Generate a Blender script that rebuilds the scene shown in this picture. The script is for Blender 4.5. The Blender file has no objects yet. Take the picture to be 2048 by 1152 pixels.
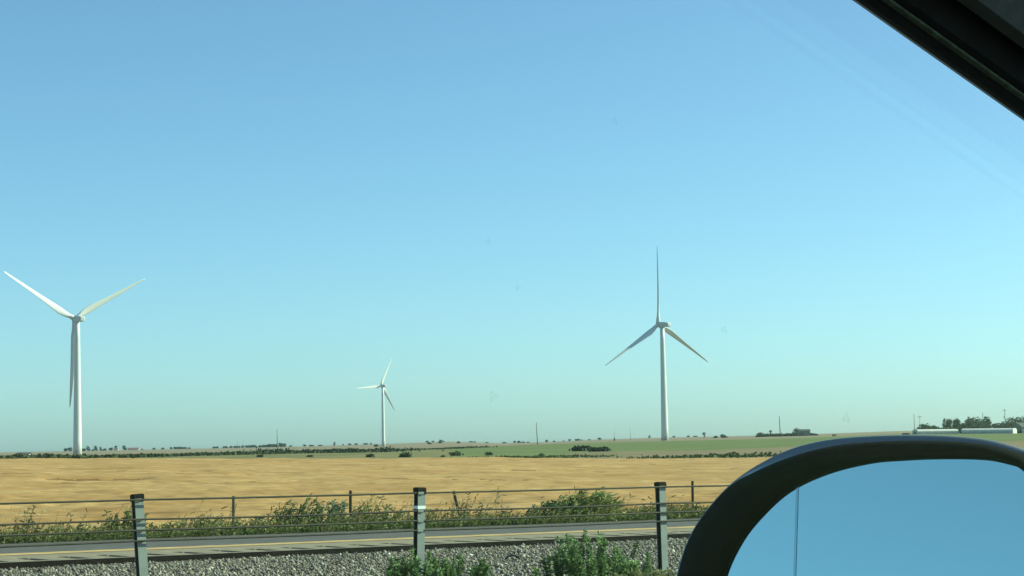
import bpy, math, random
import numpy as np
from mathutils import Matrix, Vector

random.seed(7)
RNG = np.random.default_rng(11)
rad = math.radians
scene = bpy.context.scene
COL = scene.collection

# ------------------------------------------------------------------ camera
F_PX = 4000.0                       # focal length in photograph pixels (2048 wide)
PITCH, ROLL = rad(4.564), rad(-1.1)
cam_data = bpy.data.cameras.new("camera")
cam_data.sensor_width = 36.0
cam_data.lens = 36.0 * F_PX / 2048.0
cam_data.clip_start = 0.02
cam_data.clip_end = 60000.0
cam = bpy.data.objects.new("camera", cam_data)
COL.objects.link(cam)
CAM_R = Matrix.Rotation(rad(90) + PITCH, 3, 'X') @ Matrix.Rotation(ROLL, 3, 'Z')
cam.matrix_world = CAM_R.to_4x4()
scene.camera = cam

# ------------------------------------------------------------------ sky, sun, exposure
SUN_AZ, SUN_EL = rad(78), rad(31)   # azimuth clockwise from the view axis (+Y)
world = bpy.data.worlds.new("World")
scene.world = world
world.use_nodes = True
wnt = world.node_tree
wnt.nodes.clear()
sky = wnt.nodes.new("ShaderNodeTexSky")
sky.sky_type = 'NISHITA'
sky.sun_disc = False
sky.sun_elevation = SUN_EL
sky.sun_rotation = SUN_AZ
sky.altitude = 0
sky.air_density = 0.69
sky.dust_density = 0.9
sky.ozone_density = 4.0
bg = wnt.nodes.new("ShaderNodeBackground")
bg.inputs["Strength"].default_value = 0.105
wout = wnt.nodes.new("ShaderNodeOutputWorld")
wnt.links.new(sky.outputs[0], bg.inputs[0])
wnt.links.new(bg.outputs[0], wout.inputs[0])

sun_data = bpy.data.lights.new("sun", 'SUN')
sun_data.energy = 5.0
sun_data.angle = rad(0.5)
sun_data.color = (1.0, 0.87, 0.68)
sun = bpy.data.objects.new("sun", sun_data)
COL.objects.link(sun)
sdir = Vector((math.sin(SUN_AZ) * math.cos(SUN_EL), math.cos(SUN_AZ) * math.cos(SUN_EL), math.sin(SUN_EL)))
sun.rotation_euler = sdir.to_track_quat('Z', 'Y').to_euler()
sun.location = sdir * 50

scene.view_settings.view_transform = 'Standard'
scene.view_settings.look = 'None'
scene.view_settings.exposure = 0.87
scene.view_settings.gamma = 1.0
HAZE_DENSITY = 2.2e-5
scene.cycles.max_bounces = 8
scene.cycles.volume_bounces = 1
scene.cycles.transparent_max_bounces = 24

# ------------------------------------------------------------------ geometry of the place
R_np = np.array(CAM_R)


def ray(px, py):
    """direction in the world of a photograph pixel (used to measure the place)"""
    d = R_np @ np.array([(px - 1024.0) / F_PX, -(py - 576.0) / F_PX, -1.0])
    return d / np.linalg.norm(d)


def project(P):
    c = P @ R_np          # = R^T p
    return 1024 + F_PX * c[..., 0] / -c[..., 2], 576 - F_PX * c[..., 1] / -c[..., 2]


ROAD_AZ = rad(54.3)
U = np.array([math.sin(ROAD_AZ), math.cos(ROAD_AZ)])      # along the highway (driving direction)
N = np.array([-math.cos(ROAD_AZ), math.sin(ROAD_AZ)])     # to the left of the car, across the median
GRADE = -0.008
S_REF = 15.0


def plane_z(s):
    return -1.5 + GRADE * (s - S_REF)


def hit(px, py, dz=0.0):
    """where a photograph pixel meets the (graded) road plane raised by dz -> s, t"""
    d = ray(px, py)
    ds, dt = d[:2] @ U, d[:2] @ N
    k = (-1.5 - GRADE * S_REF * 1.0 + GRADE * 0 + dz) / (d[2] - GRADE * ds)
    return k * ds, k * dt


def W(s, t, z):
    return np.array([s * U[0] + t * N[0], s * U[1] + t * N[1], z])


def st(x, y):
    return x * U[0] + y * U[1], x * N[0] + y * N[1]


T_BARRIER = hit(1325, 1130)[1]
T_EDGE = hit(840, 1092)[1]           # gravel meets the far carriageway
T_YEL = hit(840, 1078)[1]
T_FAR = hit(840, 1057)[1]            # far edge of the far carriageway
T_FENCE = T_FAR + 3.2
T_FIELD = T_FAR + 4.4


def sstep(a, b, x):
    w = np.clip((x - a) / (b - a), 0, 1)
    return w * w * (3 - 2 * w)


def near_z(s, t):
    z = -1.5 + GRADE * (np.clip(s, -250, 250) - S_REF)
    z = z - 0.30 * sstep(T_FAR + 0.2, T_FAR + 3.0, t)
    # the gravel bed lies a hand's breadth below the pavement edge
    z = z - 0.02 * (t < T_EDGE) * (t > 4.5)
    return z


_colx = np.array([-700, 0, 150, 300, 450, 600, 765, 900, 1000, 1100, 1200, 1330, 1450, 1600, 1800, 2050, 2700], float)
_rk = np.array([300, 600, 1180, 1400, 2700, 4500.])
_yk = np.array([
    [935, 922, 922, 922, 922, 922, 921.5, 920, 920, 921, 922, 922, 921, 918, 914, 910, 898],
    [932, 917.5, 916.5, 914.5, 913, 911.5, 911.5, 912, 911, 910, 908, 905, 899, 895, 889, 883, 872],
    [926, 912, 910, 909, 906.5, 904, 901, 898, 895, 891.5, 888, 883.5, 880, 875.5, 869.5, 867, 855],
    [925, 910.5, 909, 907.5, 904.5, 902, 899, 895, 892, 888.5, 885.5, 881, 878, 873, 866.5, 865, 853],
    [922, 907.5, 906, 903.5, 900.5, 897, 893, 889.5, 889, 887.5, 882, 878.5, 875.5, 871, 864, 862.5, 851],
    [919, 905, 902, 899, 896, 893, 888, 883, 886.5, 884, 879, 875, 872.5, 869, 862, 860, 848]])
_zk = np.zeros_like(_yk)
_azk = np.zeros(len(_colx))
for i, cx in enumerate(_colx):
    d = ray(cx, 915 - 0.0192 * cx)
    _azk[i] = math.atan2(d[0], d[1])
    for j, r in enumerate(_rk):
        d = ray(cx, _yk[j, i])
        _zk[j, i] = r * d[2] / math.hypot(d[0], d[1])


def vnoise(x, y, seed=0):
    xi, yi = np.floor(x).astype(np.int64), np.floor(y).astype(np.int64)
    fx, fy = x - xi, y - yi
    fx, fy = fx * fx * (3 - 2 * fx), fy * fy * (3 - 2 * fy)

    def h(a, b):
        n = (a * 374761393 + b * 668265263 + seed * 1442695041) & 0x7fffffff
        n = ((n ^ (n >> 13)) * 1274126177) & 0x7fffffff
        return ((n ^ (n >> 16)) & 0xffff) / 65535.0
    return (h(xi, yi) * (1 - fx) + h(xi + 1, yi) * fx) * (1 - fy) + (h(xi, yi + 1) * (1 - fx) + h(xi + 1, yi + 1) * fx) * fy


def fbm(x, y, seed=0, oct=4):
    a, s, f = 0, 0, 1.0
    for o in range(oct):
        a = a + f * (vnoise(x * 2 ** o, y * 2 ** o, seed + o) - 0.5)
        s += f
        f *= 0.55
    return a / s


def ground_z(x, y):
    x, y = np.asarray(x, float), np.asarray(y, float)
    r = np.hypot(x, y)
    az = np.arctan2(x, y)
    zt = np.zeros((len(_rk),) + x.shape)
    for j in range(len(_rk)):
        zt[j] = np.interp(az, _azk, _zk[j])
    lr = np.log(np.clip(r, 300, 4500))
    z = zt[0].copy()
    lk = np.log(_rk)
    for j in range(len(_rk) - 1):
        w = np.clip((lr - lk[j]) / (lk[j + 1] - lk[j]), 0, 1)
        z = np.where(lr >= lk[j], zt[j] * (1 - w) + zt[j + 1] * w, z)
    z = np.where(r > 4500, z - (r - 4500) * 0.004, z)
    s, t = st(x, y)
    w = sstep(math.log(50), math.log(300), np.log(np.maximum(r, 1)))
    w = np.where((t < T_FIELD) & (t > -60), sstep(math.log(150), math.log(400), np.log(np.maximum(r, 1))), w)
    return near_z(s, t) * (1 - w) + z * w


def gz(x, y):
    return float(ground_z(np.array([x]), np.array([y]))[0])


def at(px, r, py=None):
    """a place r metres away in the direction of photograph column px, on the ground"""
    d = ray(px, py if py is not None else 915 - 0.0192 * px - 12)
    h = math.hypot(d[0], d[1])
    x, y = d[0] / h * r, d[1] / h * r
    return np.array([x, y, gz(x, y)])


# ------------------------------------------------------------------ materials
def new_mat(name):
    m = bpy.data.materials.new(name)
    m.use_nodes = True
    return m, m.node_tree, m.node_tree.nodes["Principled BSDF"]


def mat(name, col, rough=0.7, metal=0.0, spec=0.3, var=0.0, scale=5.0, bump=0.0, bscale=None, col2=None, stretch=None):
    m, nt, b = new_mat(name)
    b.inputs["Roughness"].default_value = rough
    b.inputs["Metallic"].default_value = metal
    b.inputs["Specular IOR Level"].default_value = spec
    b.inputs["Base Color"].default_value = (*col, 1)
    if var > 0 or bump > 0 or col2 is not None:
        tc = nt.nodes.new("ShaderNodeTexCoord")
        vec = tc.outputs["Object"]
        if stretch is not None:
            mp = nt.nodes.new("ShaderNodeMapping")
            mp.inputs["Scale"].default_value = stretch
            nt.links.new(vec, mp.inputs[0])
            vec = mp.outputs[0]
        nz = nt.nodes.new("ShaderNodeTexNoise")
        nz.inputs["Scale"].default_value = scale
        nz.inputs["Detail"].default_value = 6
        nz.inputs["Roughness"].default_value = 0.65
        nt.links.new(vec, nz.inputs["Vector"])
        cr = nt.nodes.new("ShaderNodeValToRGB")
        c2 = col2 if col2 is not None else tuple(min(1, c * (1 + var)) for c in col)
        c1 = col if col2 is not None else tuple(c * (1 - var) for c in col)
        cr.color_ramp.elements[0].position = 0.32
        cr.color_ramp.elements[1].position = 0.68
        cr.color_ramp.elements[0].color = (*c1, 1)
        cr.color_ramp.elements[1].color = (*c2, 1)
        nt.links.new(nz.outputs["Fac"], cr.inputs[0])
        nt.links.new(cr.outputs[0], b.inputs["Base Color"])
        if bump > 0:
            n2 = nt.nodes.new("ShaderNodeTexNoise")
            n2.inputs["Scale"].default_value = bscale or scale * 3
            n2.inputs["Detail"].default_value = 5
            nt.links.new(vec, n2.inputs["Vector"])
            bp = nt.nodes.new("ShaderNodeBump")
            bp.inputs["Strength"].default_value = bump
            bp.inputs["Distance"].default_value = 0.02
            nt.links.new(n2.outputs["Fac"], bp.inputs["Height"])
            nt.links.new(bp.outputs[0], b.inputs["Normal"])
    return m


def leaf_mat(name, trans=0.3):
    """colour of each leaf or stem is stored on the mesh"""
    m, nt, b = new_mat(name)
    at_ = nt.nodes.new("ShaderNodeVertexColor")
    at_.layer_name = "tint"
    b.inputs["Roughness"].default_value = 0.65
    b.inputs["Specular IOR Level"].default_value = 0.2
    nt.links.new(at_.outputs[0], b.inputs["Base Color"])
    tr = nt.nodes.new("ShaderNodeBsdfTranslucent")
    nt.links.new(at_.outputs[0], tr.inputs[0])
    mx = nt.nodes.new("ShaderNodeMixShader")
    mx.inputs[0].default_value = trans
    nt.links.new(b.outputs[0], mx.inputs[1])
    nt.links.new(tr.outputs[0], mx.inputs[2])
    nt.links.new(mx.outputs[0], nt.nodes["Material Output"].inputs[0])
    return m


def field_mat(name, cols, scales, bump=0.0):
    """three-tone ground with broad and fine variation, in metres"""
    m, nt, b = new_mat(name)
    b.inputs["Roughness"].default_value = 0.9
    b.inputs["Specular IOR Level"].default_value = 0.1
    tc = nt.nodes.new("ShaderNodeTexCoord")
    prev = None
    for k, (c, sc) in enumerate(zip(cols[1:], scales)):
        nz = nt.nodes.new("ShaderNodeTexNoise")
        nz.inputs["Scale"].default_value = sc
        nz.inputs["Detail"].default_value = 5
        nz.inputs["Roughness"].default_value = 0.6
        nt.links.new(tc.outputs["Object"], nz.inputs["Vector"])
        cr = nt.nodes.new("ShaderNodeValToRGB")
        cr.color_ramp.elements[0].position = 0.42
        cr.color_ramp.elements[1].position = 0.66
        nt.links.new(nz.outputs["Fac"], cr.inputs[0])
        mx = nt.nodes.new("ShaderNodeMixRGB")
        nt.links.new(cr.outputs[0], mx.inputs[0])
        if prev is None:
            mx.inputs[1].default_value = (*cols[0], 1)
        else:
            nt.links.new(prev, mx.inputs[1])
        mx.inputs[2].default_value = (*c, 1)
        prev = mx.outputs[0]
    nt.links.new(prev, b.inputs["Base Color"])
    return m


M = {}
M['asphalt_far'] = mat('asphalt_far', (0.095, 0.088, 0.084), 0.85, var=0.22, scale=3.0, bump=0.4, bscale=40, stretch=(1, 1, 1))
M['shoulder'] = mat('shoulder_asphalt', (0.225, 0.185, 0.135), 0.9, var=0.22, scale=4.0, bump=0.4, bscale=40)
M['groove'] = mat('dark_groove', (0.035, 0.034, 0.03), 0.9, var=0.3, scale=9)  # darker tone for the sunken part of the milled grooves
M['tar'] = mat('tar_edge', (0.009, 0.008, 0.0075), 0.95, var=0.4, spec=0.05, scale=6)
M['asphalt_near'] = mat('asphalt_near', (0.055, 0.055, 0.056), 0.85, var=0.25, scale=3.0)
M['yellow'] = mat('yellow_paint', (0.46, 0.30, 0.13), 0.8, var=0.3, scale=2.5)
M['gravel_bed'] = mat('gravel_bed', (0.17, 0.15, 0.12), 0.95, var=0.5, scale=25, bump=0.6, bscale=50)
M['verge'] = field_mat('verge_soil', [(0.10, 0.10, 0.045), (0.05, 0.07, 0.02), (0.16, 0.13, 0.06)], [0.8, 3.0])
M['wheat'] = field_mat('wheat', [(0.47, 0.285, 0.122), (0.39, 0.22, 0.085), (0.50, 0.32, 0.15), (0.31, 0.165, 0.058), (0.34, 0.195, 0.075)], [0.05, 0.5, 0.16, 1.6])
M['lodged'] = field_mat('lodged_wheat', [(0.21, 0.11, 0.038), (0.28, 0.15, 0.055), (0.17, 0.085, 0.03)], [0.3, 1.2])
M['pasture'] = field_mat('pasture', [(0.125, 0.15, 0.052), (0.17, 0.18, 0.075), (0.105, 0.135, 0.048)], [0.012, 0.05])
M['dry'] = field_mat('dry_pasture', [(0.20, 0.155, 0.085), (0.14, 0.12, 0.062), (0.23, 0.17, 0.105)], [0.015, 0.06])
M['scrub'] = field_mat('scrub_ground', [(0.15, 0.14, 0.06), (0.08, 0.095, 0.04), (0.24, 0.19, 0.09)], [0.02, 0.06])
M['far'] = field_mat('far_field', [(0.22, 0.175, 0.12), (0.18, 0.155, 0.10), (0.26, 0.19, 0.135)], [0.004, 0.02])
M['leaf'] = leaf_mat('weed_leaves')
M['leaf_tree'] = leaf_mat('tree_leaves', 0.2)
M['straw'] = leaf_mat('wheat_straw', 0.25)
M['stone'] = leaf_mat('gravel_stone', 0.0)
M['bark'] = mat('bark', (0.09, 0.07, 0.05), 0.9, var=0.3, scale=8)
M['galv'] = mat('galvanised_steel', (0.212, 0.238, 0.225), 0.6, metal=0.15, var=0.12, scale=6)
M['cap'] = mat('black_plastic_cap_and_shade', (0.012, 0.009, 0.008), 0.8, spec=0.1)
M['white_tape'] = mat('white_reflective_tape', (0.8, 0.82, 0.82), 0.4)
M['cable'] = mat('steel_cable', (0.05, 0.045, 0.035), 0.8, var=0.35, scale=5)
M['rust_post'] = mat('weathered_steel_post', (0.055, 0.04, 0.025), 0.85, var=0.3, scale=10)
M['wood_post'] = mat('weathered_wood_post', (0.16, 0.12, 0.08), 0.9, var=0.35, scale=10)
M['wire'] = mat('fence_wire', (0.10, 0.09, 0.08), 0.7, metal=0.3)
M['turbine'] = mat('turbine_white', (0.56, 0.565, 0.56), 0.5, spec=0.4, var=0.03, scale=0.2)
M['nacelle'] = mat('nacelle_white', (0.46, 0.47, 0.48), 0.55, var=0.04, scale=0.5)
M['pole'] = mat('pole_wood', (0.13, 0.11, 0.09), 0.9, var=0.2, scale=1)
M['steel_pole'] = mat('steel_pole', (0.28, 0.29, 0.29), 0.6)
M['white_wall'] = mat('white_metal_cladding', (0.52, 0.51, 0.47), 0.7, var=0.1, scale=0.4)
M['red_roof'] = mat('red_metal_roof', (0.26, 0.09, 0.075), 0.7, var=0.1, scale=0.3)
M['grey_wall'] = mat('grey_board_wall', (0.11, 0.12, 0.12), 0.8, var=0.15, scale=0.8)
M['dark_roof'] = mat('dark_roof', (0.07, 0.075, 0.08), 0.8, var=0.15, scale=0.8)
M['dark_glass'] = mat('window_dark', (0.02, 0.025, 0.03), 0.2)
M['rubber'] = mat('black_rubber', (0.012, 0.012, 0.012), 0.6, var=0.2, scale=40)
M['cow'] = mat('cow_hide', (0.02, 0.018, 0.016), 0.7)
M['plastic'] = mat('black_grained_plastic', (0.004, 0.0046, 0.0052), 0.75, spec=0.06, var=0.2, scale=60, bump=0.03, bscale=2500)
M['gloss_black'] = mat('dark_paint', (0.30, 0.31, 0.32), 0.28, metal=0.6, spec=0.6)
M['trim'] = mat('black_trim', (0.010, 0.013, 0.014), 0.75, var=0.25, scale=80)
M['piping'] = mat('olive_fabric_seal', (0.075, 0.095, 0.055), 0.95, var=0.4, scale=300)
M['liner'] = mat('grey_headliner', (0.10, 0.105, 0.095), 0.95, var=0.15, scale=200)
M['edge'] = mat('bright_trim', (0.75, 0.70, 0.76), 0.4)
M['paint'] = mat('car_paint', (0.06, 0.08, 0.10), 0.25, spec=0.5)
M['rim'] = mat('alloy_rim', (0.5, 0.5, 0.5), 0.35, metal=0.8)
M['etch'] = mat('etched_line', (0.43, 0.58, 0.53), 0.12, metal=0.95)
M['mirror'] = mat('mirror_glass', (0.60, 0.78, 0.68), 0.015, metal=1.0)

m, nt, b = new_mat('tinted_glass')
nt.nodes.remove(b)
tr = nt.nodes.new("ShaderNodeBsdfTransparent")
tr.inputs[0].default_value = (0.853, 1.0, 0.935, 1)
gl = nt.nodes.new("ShaderNodeBsdfGlossy")
gl.inputs["Roughness"].default_value = 0.02
gl.inputs[0].default_value = (0.9, 1, 0.98, 1)
mx = nt.nodes.new("ShaderNodeMixShader")
mx.inputs[0].default_value = 0.015
nt.links.new(tr.outputs[0], mx.inputs[1])
nt.links.new(gl.outputs[0], mx.inputs[2])
nt.links.new(mx.outputs[0], nt.nodes["Material Output"].inputs[0])
M['glass'] = m

m, nt, b = new_mat('dried_splash')
b.inputs["Base Color"].default_value = (0.25, 0.25, 0.24, 1)
tr = nt.nodes.new("ShaderNodeBsdfTransparent")
tc = nt.nodes.new("ShaderNodeTexCoord")
nz = nt.nodes.new("ShaderNodeTexNoise")
nz.inputs["Scale"].default_value = 2.5
nt.links.new(tc.outputs["Generated"], nz.inputs["Vector"])
mr = nt.nodes.new("ShaderNodeMapRange")
mr.inputs["From Min"].default_value = 0.3
mr.inputs["From Max"].default_value = 0.75
mr.inputs["To Min"].default_value = 0.0
mr.inputs["To Max"].default_value = 0.10
nt.links.new(nz.outputs[0], mr.inputs[0])
mx = nt.nodes.new("ShaderNodeMixShader")
nt.links.new(mr.outputs[0], mx.inputs[0])
nt.links.new(tr.outputs[0], mx.inputs[1])
nt.links.new(b.outputs[0], mx.inputs[2])
nt.links.new(mx.outputs[0], nt.nodes["Material Output"].inputs[0])
M['splash'] = m


# ------------------------------------------------------------------ builders
def tag(o, label=None, cat=None, group=None, kind=None):
    if label: o['label'] = label
    if cat: o['category'] = cat
    if group: o['group'] = group
    if kind: o['kind'] = kind
    return o


def obj(name, verts, faces, material, parent=None, smooth=False, loc=None):
    me = bpy.data.meshes.new(name)
    me.from_pydata([tuple(map(float, v)) for v in verts], [], faces)
    if smooth:
        me.polygons.foreach_set('use_smooth', [True] * len(me.polygons))
    for mm in (material if isinstance(material, (list, tuple)) else [material]):
        me.materials.append(mm)
    me.update()
    o = bpy.data.objects.new(name, me)
    COL.objects.link(o)
    if parent is not None: o.parent = parent
    if loc is not None: o.location = loc
    return o


def big(name, verts, polys, material, colors=None, parent=None, smooth=False, midx=None, loc=None):
    """verts (n,3), polys (m,3 or 4) as arrays"""
    verts = np.ascontiguousarray(verts, np.float32)
    polys = np.ascontiguousarray(polys, np.int32)
    k = polys.shape[1]
    me = bpy.data.meshes.new(name)
    me.vertices.add(len(verts))
    me.vertices.foreach_set('co', verts.ravel())
    me.loops.add(polys.size)
    me.loops.foreach_set('vertex_index', polys.ravel())
    me.polygons.add(len(polys))
    me.polygons.foreach_set('loop_start', np.arange(0, polys.size, k, dtype=np.int32))
    me.polygons.foreach_set('loop_total', np.full(len(polys), k, np.int32))
    if smooth:
        me.polygons.foreach_set('use_smooth', np.ones(len(polys), bool))
    for mm in (material if isinstance(material, (list, tuple)) else [material]):
        me.materials.append(mm)
    if midx is not None:
        me.polygons.foreach_set('material_index', np.ascontiguousarray(midx, np.int32))
    if colors is not None:
        a = me.color_attributes.new('tint', 'FLOAT_COLOR', 'POINT')
        c4 = np.ones((len(verts), 4), np.float32)
        c4[:, :3] = colors
        a.data.foreach_set('color', c4.ravel())
    me.update(calc_edges=True)
    o = bpy.data.objects.new(name, me)
    COL.objects.link(o)
    if parent is not None: o.parent = parent
    if loc is not None: o.location = loc
    return o


def empty(name, loc=(0, 0, 0), rz=0.0):
    o = bpy.data.objects.new(name, None)
    o.empty_display_size = 0.3
    COL.objects.link(o)
    o.location = loc
    o.rotation_euler = (0, 0, rz)
    return o


class MB:
    def __init__(self):
        self.v, self.f = [], []

    def add(self, v, f):
        n = len(self.v)
        self.v += [tuple(p) for p in v]
        self.f += [tuple(i + n for i in q) for q in f]
        return self

    def box(self, a, b):
        (x0, y0, z0), (x1, y1, z1) = a, b
        v = [(x0, y0, z0), (x1, y0, z0), (x1, y1, z0), (x0, y1, z0), (x0, y0, z1), (x1, y0, z1), (x1, y1, z1), (x0, y1, z1)]
        return self.add(v, [(0, 3, 2, 1), (4, 5, 6, 7), (0, 1, 5, 4), (1, 2, 6, 5), (2, 3, 7, 6), (3, 0, 4, 7)])

    def rings(self, rings, cap=True, closed=True):
        n = len(rings[0])
        v = [p for r in rings for p in r]
        f = []
        for i in range(len(rings) - 1):
            for j in range(n if closed else n - 1):
                k = (j + 1) % n
                f.append((i * n + j, i * n + k, (i + 1) * n + k, (i + 1) * n + j))
        if cap:
            f.append(tuple(range(n - 1, -1, -1)))
            f.append(tuple((len(rings) - 1) * n + j for j in range(n)))
        return self.add(v, f)

    def tube(self, pts, radii, n=10):
        pts = [Vector(p) for p in pts]
        if not hasattr(radii, '__len__'): radii = [radii] * len(pts)
        rr = []
        for i, p in enumerate(pts):
            d = (pts[min(i + 1, len(pts) - 1)] - pts[max(i - 1, 0)]).normalized()
            a = d.cross(Vector((0, 0, 1)))
            if a.length < 1e-3: a = d.cross(Vector((0, 1, 0)))
            a.normalize()
            b_ = d.cross(a)
            rr.append([p + (a * math.cos(2 * math.pi * k / n) + b_ * math.sin(2 * math.pi * k / n)) * radii[i] for k in range(n)])
        return self.rings(rr)

    def build(self, name, material, parent=None, smooth=False, loc=None):
        return obj(name, self.v, self.f, material, parent, smooth, loc)


# ------------------------------------------------------------------ ground strips along the highway
def strip(name, t0, t1, s0, s1, ds, nt_, material, dz=0.0, zf=None, label=None):
    ss = np.arange(s0, s1 + ds * 0.5, ds)
    tt = np.linspace(t0, t1, nt_)
    S, T = np.meshgrid(ss, tt, indexing='ij')
    Z = near_z(S, T) + dz
    if zf is not None: Z = Z + zf(S, T)
    X, Y = S * U[0] + T * N[0], S * U[1] + T * N[1]
    P = np.stack([X, Y, Z], -1).reshape(-1, 3)
    a = np.arange(P.shape[0]).reshape(S.shape)
    q = np.stack([a[:-1, :-1], a[1:, :-1], a[1:, 1:], a[:-1, 1:]], -1).reshape(-1, 4)
    o = big(name, P, q, material, smooth=True)
    tag(o, kind='structure')
    return o


strip('near_road', -7.0, 4.5, -300, 300, 10, 3, M['asphalt_near'])
strip('near_verge', -60, -6.99, -300, 300, 10, 6, M['verge'], -0.03)
strip('median_grass', 4.49, T_BARRIER - 2.6, -300, 300, 5, 8, M['verge'], -0.03)
strip('gravel_bed', T_BARRIER - 2.6, T_EDGE, -300, 300, 2, 14, M['gravel_bed'], -0.065,
      lambda s, t: 0.03 * fbm(s * 0.7, t * 0.7, 5))

# far carriageway: tarred edge, shoulder with milled rumble grooves, lane, yellow edge line
G0, G1 = T_EDGE + 0.60, T_EDGE + 1.30
GP = 0.62
strip('pavement_edge', T_EDGE - 0.15, T_EDGE + 0.12, -300, 300, 0.25, 6, M['tar'], 0.0,
      lambda s, t: -0.10 * sstep(T_EDGE + 0.02, T_EDGE - 0.14, t + 0.04 * fbm(s * 1.3, t * 0 + 3.1, 9)) + 0.012)
ss = np.concatenate([np.arange(-300, 0, 5.0), np.arange(0, 42, 0.03875), np.arange(42, 301, 5.0)])
tt = np.array([T_EDGE + 0.02, G0 - 0.06, G0, G0 + 0.06, G1 - 0.06, G1, G1 + 0.06, T_YEL - 0.02])
S, T = np.meshgrid(ss, tt, indexing='ij')
ph = (S % GP) / GP
ingr = (S > 0) & (S < 42) & (T > G0 - 0.01) & (T < G1 + 0.01)
dep = np.where(ingr & (ph < 0.38), -0.04 * np.sin(np.pi * ph / 0.38), 0.0)
Z = near_z(S, T) + dep
P = np.stack([S * U[0] + T * N[0], S * U[1] + T * N[1], Z], -1).reshape(-1, 3)
a = np.arange(P.shape[0]).reshape(S.shape)
q = np.stack([a[:-1, :-1], a[1:, :-1], a[1:, 1:], a[:-1, 1:]], -1).reshape(-1, 4)
dq = dep.reshape(-1)[q].mean(1)
tag(big('road_shoulder', P, q, [M['shoulder'], M['groove']], midx=(dq < -0.007).astype(int)), kind='structure')
strip('far_lane', T_YEL - 0.02, T_FAR + 0.4, -300, 300, 5, 4, M['asphalt_far'])
strip('yellow_line', T_YEL + 0.02, T_YEL + 0.60, -300, 300, 2, 2, M['yellow'], 0.005)
strip('verge', T_FAR + 0.4, T_FIELD + 3.0, -300, 300, 1, 12, M['verge'], -0.01,
      lambda s, t: 0.05 * fbm(s * 0.8, t * 0.8, 31))

# ------------------------------------------------------------------ fields out to the horizon
az_f = np.linspace(rad(-24), rad(24), 1100)
az_c = np.linspace(rad(24), rad(360 - 24), 160)[1:]
AZ = np.concatenate([az_f, az_c])
RR = np.concatenate([np.geomspace(33, 300, 430), np.geomspace(300, 4700, 150)[1:], np.geomspace(4700, 7000, 5)[1:]])
A2, R2 = np.meshgrid(AZ, RR, indexing='ij')
X, Y = np.sin(A2) * R2, np.cos(A2) * R2
Z = ground_z(X, Y)
S, T = st(X, Y)
px, py = project(np.stack([X, Y, Z], -1))
front = (np.cos(A2) > 0.85)
px = np.where(front, px, np.where(np.sin(A2) < 0, -700, 2700))
nzb = fbm(X / 90, Y / 90, 3) * 3.0
y_hedge = np.interp(px, [0, 100, 200, 300, 400, 500, 600, 700, 800, 900, 945], [919, 917, 915, 911.5, 909, 906.5, 905, 903.5, 899.5, 897, 895])
y_gtop = np.interp(px, [900, 1000, 1100, 1200, 1300, 1450, 1600, 1700, 1800, 2048], [896, 892, 888.5, 885.5, 883, 880, 876, 872, 868, 864])
y_glow = np.interp(px, [860, 1000, 1100, 1150, 1200, 1300, 1400, 1500, 1600, 2048], [917, 916, 914, 906, 904, 903, 901, 897, 893, 881])
zone = np.zeros(A2.shape, int)                    # 0 wheat 1 scrub 2 green pasture 3 dry strip 4 far fields 5 leave out
left = px + nzb * 12 < 905
pyn = py + nzb * np.where(R2 > 600, 0.5, 0.8)
zone[:] = 1
zone[left & (py < y_hedge)] = 4
zone[~left] = 3
zone[~left & (pyn < y_glow)] = 2
zone[~left & (py < y_gtop)] = 4
zone[(R2 + nzb * 2 < 300)] = 0
zone[~front & (R2 >= 300)] = np.where((fbm(X / 700, Y / 700, 8) > 0)[~front & (R2 >= 300)], 2, 4)
zone[(T < T_FIELD) & (T > -60) & (np.abs(S) < 300)] = 5
zone[(T < -60) & (zone == 0)] = 2
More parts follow.
